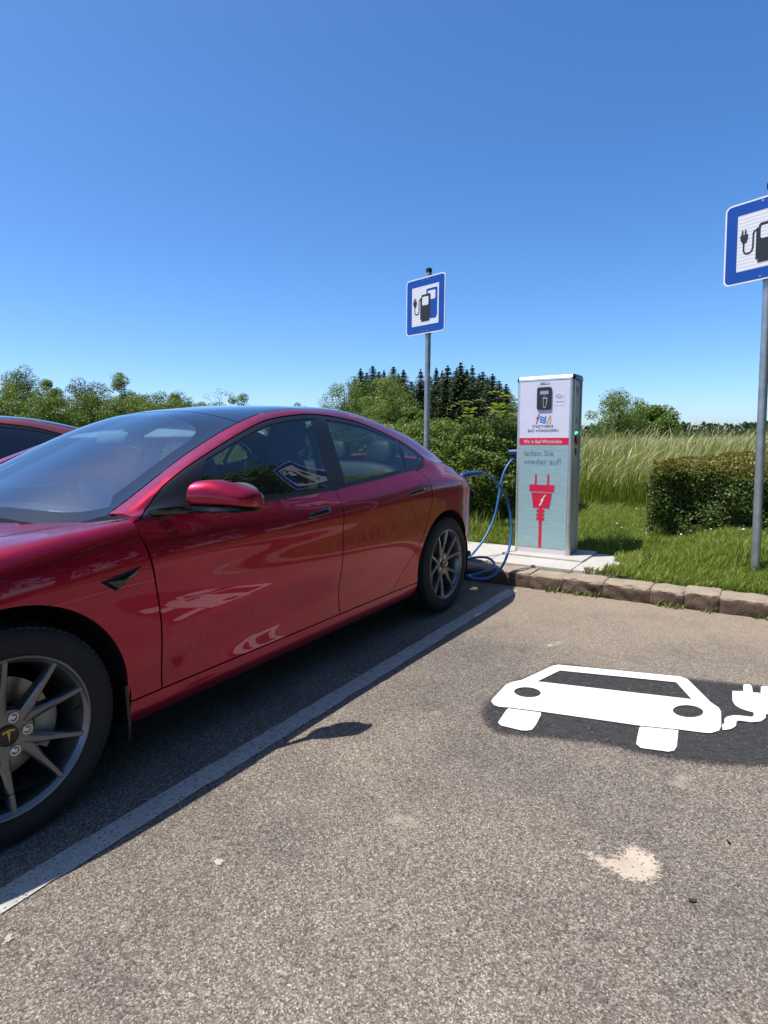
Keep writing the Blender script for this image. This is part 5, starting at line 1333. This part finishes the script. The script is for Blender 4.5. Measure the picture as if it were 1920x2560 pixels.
# clipped hedge (right) ------------------------------------------------
def hedge(name, label, x0, x1, y0, y1, ztop, n, seed, lsize=.036):
    r = np.random.default_rng(seed); zb = float(tz((x0+x1)/2, (y0+y1)/2))-.02
    root = thing(name, label, 'hedge', ((x0+x1)/2, (y0+y1)/2, zb)); o = np.array(root.location)
    P = []; N = []
    areas = np.array([(x1-x0)*(ztop-zb)*1.25, (x1-x0)*(y1-y0), (y1-y0)*(ztop-zb), (y1-y0)*(ztop-zb)*.3]); k = (areas/areas.sum()*n).astype(int)
    def wob(a, b): return .045*np.sin(a*4.1+b*2.3+seed)+.035*np.sin(a*9.7-b*6.1)+.02*np.sin(a*19+b*15)
    for fi, m in enumerate(k):
        u = r.random(m); v = r.random(m); dep = np.abs(r.normal(0, .075, m)); 
        if fi == 0: x = x0+(x1-x0)*u; z = zb+(ztop-zb)*v; y = y0+dep-wob(x, z)+.15*(v**6); nn = (0, -1, .35)
        elif fi == 1: x = x0+(x1-x0)*u; y = y0+(y1-y0)*v; z = ztop-dep*.8+wob(x, y)*.8-.10*np.exp(-(y-y0)/.10)-.10*np.exp(-(x-x0)/.10); nn = (0, -.15, 1)
        elif fi == 2: y = y0+(y1-y0)*u; z = zb+(ztop-zb)*v; x = x0+dep-wob(y, z)+.15*(v**6); nn = (-1, 0, .35)
        else: y = y0+(y1-y0)*u; z = zb+(ztop-zb)*v; x = x1-dep+wob(y, z); nn = (1, 0, .35)
        P.append(np.c_[x, y, z]); N.append(np.tile(nn, (m, 1)))
    P = np.concatenate(P); N = np.concatenate(N)
    # open gaps: leaves sit in clumps, dark hollows between them
    g = np.sin(P[:, 0]*17+3*np.sin(P[:, 2]*9))*np.sin(P[:, 2]*23+2*np.sin(P[:, 0]*11))+.6*np.sin(P[:, 0]*31+P[:, 1]*27)
    keep = (g > -.75) | (r.random(len(P)) < .35) | (P[:, 2] > ztop-.09)
    P, N = P[keep], N[keep]
    V, F = leaves(P-o, N, np.full(len(P), lsize), .55, .55, seed+1)
    fast_mesh('foliage', V, F, 'hedge_leaf', root)
    tw = MB()
    for _ in range(110):
        x = r.uniform(x0+.1, x1-.1); y = r.uniform(y0+.12, y1-.1); a = np.array([x, y, zb])-o; b = a+np.array([r.normal(0, .12), r.normal(0, .10), (ztop-zb)*r.uniform(.6, .92)])
        tw.tube([a, (a+b)/2+r.normal(0, .02, 3), b], [.010, .007, .003], 5)
    tw.build('branches', 'bark', root)
    core = MB().box((0, (.10)/2, (ztop-zb)*.44), (x1-x0-.36, y1-y0-.42, (ztop-zb)*.86), .06); core.build('dark_core', 'hedge_core', root)  # solid near-black box filling the hedge behind the leaves
    return root
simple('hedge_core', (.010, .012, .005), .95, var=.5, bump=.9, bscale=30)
hedge('clipped_hedge', 'low clipped dark green hedge with reddish brown new growth behind the right sign', 1.80, 4.9, 5.45, 7.0, .985, 95000, 51, .028)

# loose leafy shrubs left of the column
def shrub(name, label, blobs, n, seed, lsize=.05, mat='bush_leaf', group=None, jitter=.75, cat='shrub'):
    r = np.random.default_rng(seed); c0 = np.array(blobs)[:, :2].mean(0); zb = float(tz(*c0)); root = thing(name, label, cat, (c0[0], c0[1], zb), group=group); o = np.array(root.location)
    B = np.array(blobs); wts = B[:, 3]*B[:, 5]; wts = wts/wts.sum(); P = []; N = []
    for (cx, cy, cz, rx, ry, rz), w in zip(B, wts):
        m = int(n*w); d = r.normal(0, 1, (m, 3)); d /= np.linalg.norm(d, axis=1)[:, None]
        bump = 1+.10*np.sin(d[:, 0]*9+cx*5)*np.sin(d[:, 2]*8+cz)+.07*np.sin(d[:, 1]*17+d[:, 2]*13)
        rad = (1-np.abs(r.normal(0, .14, m)))*bump; p = np.array([cx, cy, cz])+d*rad[:, None]*np.array([rx, ry, rz])
        P.append(p); N.append(d+np.array([0, 0, .35]))
    P = np.concatenate(P); N = np.concatenate(N); k = P[:, 2] > tz(P[:, 0], P[:, 1])+.02; P, N = P[k], N[k]
    V, F = leaves(P-o, N, np.full(len(P), lsize), .6, jitter, seed+1); fast_mesh('foliage', V, F, mat, root)
    tw = MB()
    for (cx, cy, cz, rx, ry, rz) in blobs:
        for _ in range(7):
            a = np.array([cx+r.normal(0, .12), cy+r.normal(0, .1), float(tz(cx, cy))-.05])-o; b = np.array([cx+r.uniform(-.6, .6)*rx, cy+r.uniform(-.5, .5)*ry, cz+r.uniform(.1, .75)*rz])-o
            tw.tube([a, (a+b)/2+r.normal(0, .05, 3), b], [.016, .011, .004], 6)
    tw.build('branches', 'bark', root); return root
shrub('leafy_shrub', 'dense leafy green shrub close to the left side of the charging column', [(.28, 6.35, .72, .55, .55, .66), (-.15, 6.25, .78, .60, .55, .68), (.12, 6.6, 1.0, .5, .5, .42)], 52000, 61, .037)
shrub('leafy_shrub', 'broad green shrub behind the boot of the crimson sedan', [(-.75, 6.2, .74, .62, .55, .66), (-1.30, 6.35, .78, .62, .6, .66), (-1.0, 6.6, 1.0, .6, .5, .45)], 46000, 62, .037)
shrub('leafy_shrub', 'green shrub seen through the windows of the crimson sedan', [(-2.0, 6.5, .75, .8, .6, .7), (-2.9, 6.7, .75, .8, .6, .68), (-3.9, 6.9, .8, .8, .6, .7)], 30000, 63, .042)
# sprout with feathered leaves
def sprout():
    r = np.random.default_rng(71); b0 = np.array([*spot(1206, 7.3), .35]); root = thing('young_ash_shoot', 'bright green feathery shoot rising above the leafy shrub', 'plant', tuple(b0)); V = []; F = []; st = MB(); k = 0
    for j, (dx, dz, hgt) in enumerate(((-.10, 1.10, 1.28), (.02, 1.2, 1.38), (.14, 1.15, 1.32), (.22, 1.05, 1.20), (.06, 1.0, 1.15))):
        base = np.array([0, 0, 0.0]); tip = np.array([dx*1.4, r.normal(0, .08), hgt]); st.tube([base, (base+tip)/2+np.array([0, 0, .05]), tip], [.010, .007, .003], 5)
        for q in range(3):
            a0 = r.uniform(0, 2*math.pi); ra = np.array([math.cos(a0), math.sin(a0)*.6, .25]); ln = .30
            for m in range(6):
                for sg in (-1, 1):
                    c = tip+ra*ln*(m+1)/6-np.array([0, 0, .02*m*m*.3])-np.array([0, 0, q*.09]); sd = np.cross(ra, [0, 0, 1]); sd /= np.linalg.norm(sd); e = c+sd*sg*.085+np.array([0, 0, .015]); w = ra/np.linalg.norm(ra)*.022
                    V += [c, (c+e)/2+w, e, (c+e)/2-w]; F += [(k, k+1, k+2), (k, k+2, k+3)]; k += 4
            st.tube([tip-np.array([0, 0, q*.09]), tip+ra*ln-np.array([0, 0, .1+q*.09])], [.003, .0015], 4)
    fast_mesh('foliage', np.array(V), np.array(F), 'sprout_leaf', root); st.build('stem', 'bark', root)
sprout()
shrub('flowering_shrub', 'small shrub with orange yellow blossom behind the sedan roof', [(*spot(958, 11.5), 1.18, .28, .25, .30)], 900, 73, .07, 'yellow_flower')

# trees ------------------------------------------------------------------
def crown_leaves(clumps, per, size, seed):
    r = np.random.default_rng(seed); P = []; N = []
    for (c, rad) in clumps:
        d = r.normal(0, 1, (per, 3)); d /= np.linalg.norm(d, axis=1)[:, None]; rr_ = rad*(.45+.6*r.random(per)**.5)
        P.append(c+d*rr_[:, None]*np.array([1, 1, .8])); N.append(d+np.array([0, 0, .4]))
    return leaves(np.concatenate(P), np.concatenate(N), np.full(sum(len(p) for p in P), size), .7, .6, seed+1)
def tree_proto(seed, h, rad, trunk_h, nclump=72, per=300, size=.085, tallness=1.0, sparse=1.0, crad=.30):
    """returns (trunk MB, crown arrays)"""
    r = np.random.default_rng(seed); st = MB(); top = np.array([r.normal(0, .1), r.normal(0, .1), h*.82])
    tr = max(.06, h*.018); st.tube([(0, 0, -.2), (r.normal(0, .05), r.normal(0, .05), h*.3), tuple(top)], [tr, tr*.7, tr*.2], 8)
    cl = []
    cz = trunk_h+(h-trunk_h)*.5; rz = (h-trunk_h)*.5
    for i in range(nclump):
        d = r.normal(0, 1, 3); d /= np.linalg.norm(d); q = r.random()**.45
        env = 1.0-.35*max(0, d[2])**2
        c = np.array([d[0]*rad*q*env, d[1]*rad*q*env, cz+d[2]*rz*q*.92]); c[:2] += r.normal(0, rad*.06, 2)
        cl.append((c, rad*crad*r.uniform(.7, 1.25)))
        if i % 3 == 0:
            a = np.array([0, 0, trunk_h*.8+(c[2]-trunk_h*.8)*r.uniform(.2, .5)]); st.tube([a, (a+c)/2+r.normal(0, .06, 3), c], [tr*.38, tr*.22, tr*.07], 5)
    V, F = crown_leaves(cl, int(per*sparse), size, seed+3); return st, V, F
TREE_N = [0]
def tree(label, px, depth, h, rad, mat='tree_leaf', seed=1, trunk_h=None, group='broadleaf trees beyond the car park', name='broadleaf_tree', **k):
    xy = spot(px, depth) if not isinstance(px, tuple) else np.array(px); z = float(tz(*xy))
    root = thing(name, label, 'tree', (xy[0], xy[1], z), group=group)
    st, V, F = tree_proto(seed, h, rad, h*.12 if trunk_h is None else trunk_h, **k)
    st.build('trunk', 'bark', root); fast_mesh('crown', V, F, mat, root); return root
def top_h(py, depth): return CAM[2]+(1103-py)/F_PX*depth
# left group
D = 42
tree('pale wispy tree at the left picture edge', -25, 34, top_h(905, 34)-.2, 2.0, 'tree_leaf_light', 201, nclump=60, per=130, crad=.17)
tree('tall rounded green tree near the left edge', 75, D, top_h(925, D)-.2, 1.7, 'tree_leaf', 202, nclump=72, per=300)
tree('green tree with pointed top left of the broad brownish tree', 135, D+3, top_h(955, D+3)-.2, 1.4, 'tree_leaf_light', 203)
tree('broad brownish green tree left of the sedan roof', 225, D, top_h(950, D)-.2, 1.8, 'tree_leaf_brown', 204, nclump=60)
tree('light green tree rising highest above the sedan windscreen', 320, D+2, top_h(938, D+2)-.2, 1.5, 'tree_leaf_light', 205, nclump=52)
tree('low wide green tree above the sedan windscreen', 400, D+2, top_h(978, D+2)-.2, 2.0, 'tree_leaf', 206, nclump=56)
tree('dark green tree right of the low wide tree', 455, D+4, top_h(990, D+4)-.2, 1.7, 'tree_leaf', 207)
tree('nearly bare grey twigged tree above the sedan roof', 560, 46, top_h(972, 46)-.2, 1.5, 'tree_leaf_light', 208, nclump=40, per=22, crad=.2)
tree('dark round bush left of the bare twigged tree', 525, 44, top_h(1000, 44)-.2, 1.5, 'tree_leaf', 209, trunk_h=.1, nclump=40)
tree('small round bush right of the bare twigged tree', 608, 44, top_h(993, 44)-.2, 1.4, 'tree_leaf', 210, trunk_h=.1, nclump=40)
for i, (px, py, dd, rr_, mt, lab) in enumerate(((20, 995, 33, 1.9, 'tree_leaf', 'dense green bush at the far left under the wispy tree'), (130, 1005, 32, 1.8, 'tree_leaf', 'dense green bush above the brownish red car'), (235, 995, 33, 1.8, 'tree_leaf', 'bright bush in front of the broad brownish tree'), (330, 1003, 34, 1.8, 'tree_leaf_light', 'bright yellow green bush above the sedan windscreen'), (430, 1010, 35, 1.8, 'tree_leaf', 'low dense bush touching the sedan roof line'))):
    tree(lab, px, dd, top_h(py, dd), rr_, mt, 230+i, trunk_h=.2, group='bushes in front of the left trees', name='bush', nclump=50, per=260, size=.085)
# small far trees over the roof
tree('tiny far tree just above the sedan roof', 757, 80, top_h(1004, 80), 2.0, 'tree_leaf', 241, group='far trees over the sedan roof', nclump=24)
tree('tiny far tree touching the roof left of the spruce wood', 815, 78, top_h(1010, 78), 2.2, 'tree_leaf', 242, group='far trees over the sedan roof', nclump=24)
# mid green group in front of the spruces
for i, (px, py, dd, rr_, mt, lab) in enumerate(((868, 965, 36, 1.7, 'tree_leaf_light', 'light green tree at the left foot of the spruce wood'), (925, 955, 34, 1.6, 'tree_leaf', 'mid green tree in front of the left spruces'), (985, 968, 30, 1.5, 'tree_leaf_light', 'light green tree behind the rear window of the sedan'), (1035, 1040, 24, .8, 'tree_leaf', 'small green tree left of the sign post'), (1275, 1035, 40, 1.2, 'tree_leaf', 'small green tree at the left edge of the charging column'))):
    tree(lab, px, dd, top_h(py, dd), rr_, mt, 250+i, trunk_h=.3, group='young trees in front of the spruce wood', nclump=52, per=230, size=.08)
tree('round green tree standing in the meadow right of the column', 1545, 38, top_h(1002, 38), 1.75, 'tree_leaf_light', 261, trunk_h=.2, group='bushes in the meadow', nclump=56, per=240, size=.085)
tree('dark low bush beside the round tree in the meadow', 1632, 44, top_h(1042, 44), 1.9, 'tree_leaf', 262, trunk_h=.1, group='bushes in the meadow', name='bush', nclump=46, size=.15)
# spruces
def spruce_mesh(seed, h, rad):
    """whorls of drooping branches set with twig sprays; uneven outline, fuller than a plain cone"""
    r = np.random.default_rng(seed); P = []; T = []; S = []
    nl = 52; lobe = r.uniform(0, 6.28, 4)
    for k in range(nl):
        t = (k+r.random())/nl; z = h*(.08+.91*t)
        prof = min(1.0, (1-t)*3.6)**.7*(.60+.40*(1-t)) if t < .995 else .03
        nb = int(13+10*prof); a0 = r.random()*6.28
        for b in range(nb):
            a = a0+2*math.pi*b/nb+r.normal(0, .22); g = 1+.22*math.sin(3*a+lobe[0]+5*t)+.15*math.sin(5*a+lobe[1]-9*t)
            L = max(.10, rad*prof*g*r.uniform(.55, 1.12)); m = max(3, int(L/.22))
            for q in range(m):
                f = (q+.5)/m; P.append((math.cos(a)*L*f, math.sin(a)*L*f, z-.28*L*f*f+.08*L*f**4+r.normal(0, .07))); T.append((math.cos(a), math.sin(a), -.30)); S.append(.50*(1.15-.5*f)*(.6+.4*prof))
    P = np.array(P); T = np.array(T); S = np.array(S)[:, None]; n = len(P)
    T = T+r.normal(0, .45, (n, 3)); T /= np.linalg.norm(T, axis=1)[:, None]
    Bv = np.cross(T, np.array([0, 0, 1.0])+r.normal(0, .6, (n, 3))); Bv /= np.linalg.norm(Bv, axis=1)[:, None]
    V = np.stack([P-T*S*.5, P+Bv*S*.26, P+T*S*.6-np.array([0, 0, .06]), P-Bv*S*.26], 1).reshape(-1, 3); i = np.arange(n)*4
    F = np.concatenate([np.stack([i, i+1, i+2], 1), np.stack([i, i+2, i+3], 1)]); return V, F
SPV = []
for sd, h, rd_ in ((301, 16, 2.7), (302, 15, 2.3), (303, 17, 3.1), (304, 14, 2.6), (305, 16, 2.2)):
    V, F = spruce_mesh(sd, h, rd_); o = fast_mesh('crown', V, F, 'spruce_needle'); st = MB().tube([(0, 0, -.3), (0, 0, h*.5), (0, 0, h*.98)], [.19, .13, .02], 8).build('trunk', 'bark_grey')
    SPV.append((o.data, st.data, h)); bpy.data.objects.remove(o); bpy.data.objects.remove(st)
spr = [(905, 931, 100, 'tall spruce at the left end of the wood'), (935, 924, 104, 'spruce second from the left end of the wood'), (962, 936, 110, 'slim spruce third from the left end of the wood'), (985, 926, 104, 'spruce in the left half of the wood with a high tip'), (1010, 935, 101, 'spruce left of the gap beside the sign post'), (1052, 934, 99, 'lone spruce just left of the sign post'), (1090, 931, 106, 'spruce just right of the sign post'), (1118, 926, 102, 'spruce second to the right of the sign post'), (1150, 917, 100, 'highest spruce right of the sign post'), (1178, 926, 104, 'spruce right of the highest one'), (1204, 940, 107, 'spruce above the feathery shoot'), (1228, 946, 101, 'lower spruce near the right end of the wood'), (1262, 970, 100, 'last low spruce left of the charging column'), (1140, 932, 112, 'spruce behind the highest one'), (1030, 962, 118, 'spruce deep in the gap of the wood'), (1072, 945, 116, 'spruce behind the sign post'), (920, 940, 114, 'spruce behind the left end of the wood'), (1195, 945, 116, 'spruce in the back row at right'), (950, 938, 118, 'spruce in the back row at left'), (998, 945, 117, 'spruce in the back row left of the gap'), (1105, 938, 117, 'spruce in the back row right of the sign post'), (1165, 935, 118, 'spruce in the back row behind the highest one'), (1215, 955, 112, 'short spruce in the back row above the shoot'), (1245, 962, 110, 'short spruce near the charging column'), (890, 952, 112, 'short spruce at the outer left end of the wood')]
for i, (px, py, dd, lab) in enumerate(spr):
    cm, tm, h = SPV[(i*2+i//3) % 5]; xy = spot(px, dd); z = float(tz(*xy)); k = (top_h(py, dd)-z)/h
    root = thing('spruce_tree', lab, 'tree', (xy[0], xy[1], z), i*1.3, 'spruces of the dark wood')
    for me, nm in ((cm, 'crown'), (tm, 'trunk')):
        o = link(bpy.data.objects.new(nm, me)); o.parent = root; o.scale = (k*(1.45+.25*math.sin(i*2.1)), k*(1.45+.25*math.cos(i*1.7)), k)
# far-off wood on the horizon
r = np.random.default_rng(401); P = []; N = []
for k in range(900):
    px = r.uniform(1250, 2600) if k < 640 else r.uniform(-700, 1250); dd = r.uniform(380, 460); xy = spot(px, dd); h = r.uniform(6.5, 10.5); z = float(tz(*xy)); m = 34
    t = r.random(m); a = r.random(m)*6.28; rr_ = 2.6*(1-t)**.6+.4
    P.append(np.c_[xy[0]+np.cos(a)*rr_, xy[1]+np.sin(a)*rr_, z+t*h]); N.append(np.c_[np.cos(a), np.sin(a), np.full(m, .4)])
P = np.concatenate(P); V, F = leaves(P, np.concatenate(N), np.full(len(P), 2.1), .7, .5, 402)
stuff(fast_mesh('distant_wood', V, F, 'spruce_needle'), 'thin dark line of distant wood on the horizon', 'wood')
# trees standing to the right of the picture, mirrored in the car's side
for i, (x, y, h, rd_, lab) in enumerate(((8.6, 6.2, 10.0, 2.6, 'leafy tree right of the picture nearest to the hedge'), (10.5, 2.0, 11.0, 3.0, 'tall leafy tree right of the car park'), (9.5, -2.6, 10.0, 2.9, 'leafy tree right of the car park towards the viewer'), (9.8, 9.8, 11.0, 2.9, 'leafy tree right of the meadow'), (11.5, 14.5, 11.0, 3.1, 'far leafy tree right of the meadow'), (12.5, 6.5, 11.5, 3.2, 'tall leafy tree in the second row right of the car park'), (13.5, 19.5, 11.0, 3.2, 'farthest leafy tree right of the meadow'))):
    tree(lab, (x, y), 0, h, rd_, 'tree_leaf', 270+i, trunk_h=.2, group='trees right of the car park', nclump=110, per=90, size=.24, crad=.30)
# two dry leaves lying on the asphalt
simple('dry_leaf_brown', (.030, .022, .018), .8)
for (px, py, a, sz, lab) in ((1731, 2254, .6, .012, 'dark curled dry leaf on the asphalt right of the sand patch'), (1821, 2107, 2.0, .009, 'tiny dark dry leaf on the asphalt above the sand patch')):
    p = unproj(px, py); v = []; f = []
    for i, u in enumerate(np.linspace(-1, 1, 7)):
        w = (1-u*u)**.7*.5+.04
        for sg in (-1, 0, 1): v.append((p[0]+sz*(u*math.cos(a)-sg*w*math.sin(a)), p[1]+sz*(u*math.sin(a)+sg*w*math.cos(a)), .003+sz*(.35*u*u+.30*abs(sg)*w)))
    for i in range(6):
        for k in range(2): f.append((i*3+k, i*3+k+1, (i+1)*3+k+1, (i+1)*3+k))
    tag(mesh_obj('dry_leaf', v, f, 'dry_leaf_brown', None, True), lab, 'leaf', 'dry leaves on the asphalt')
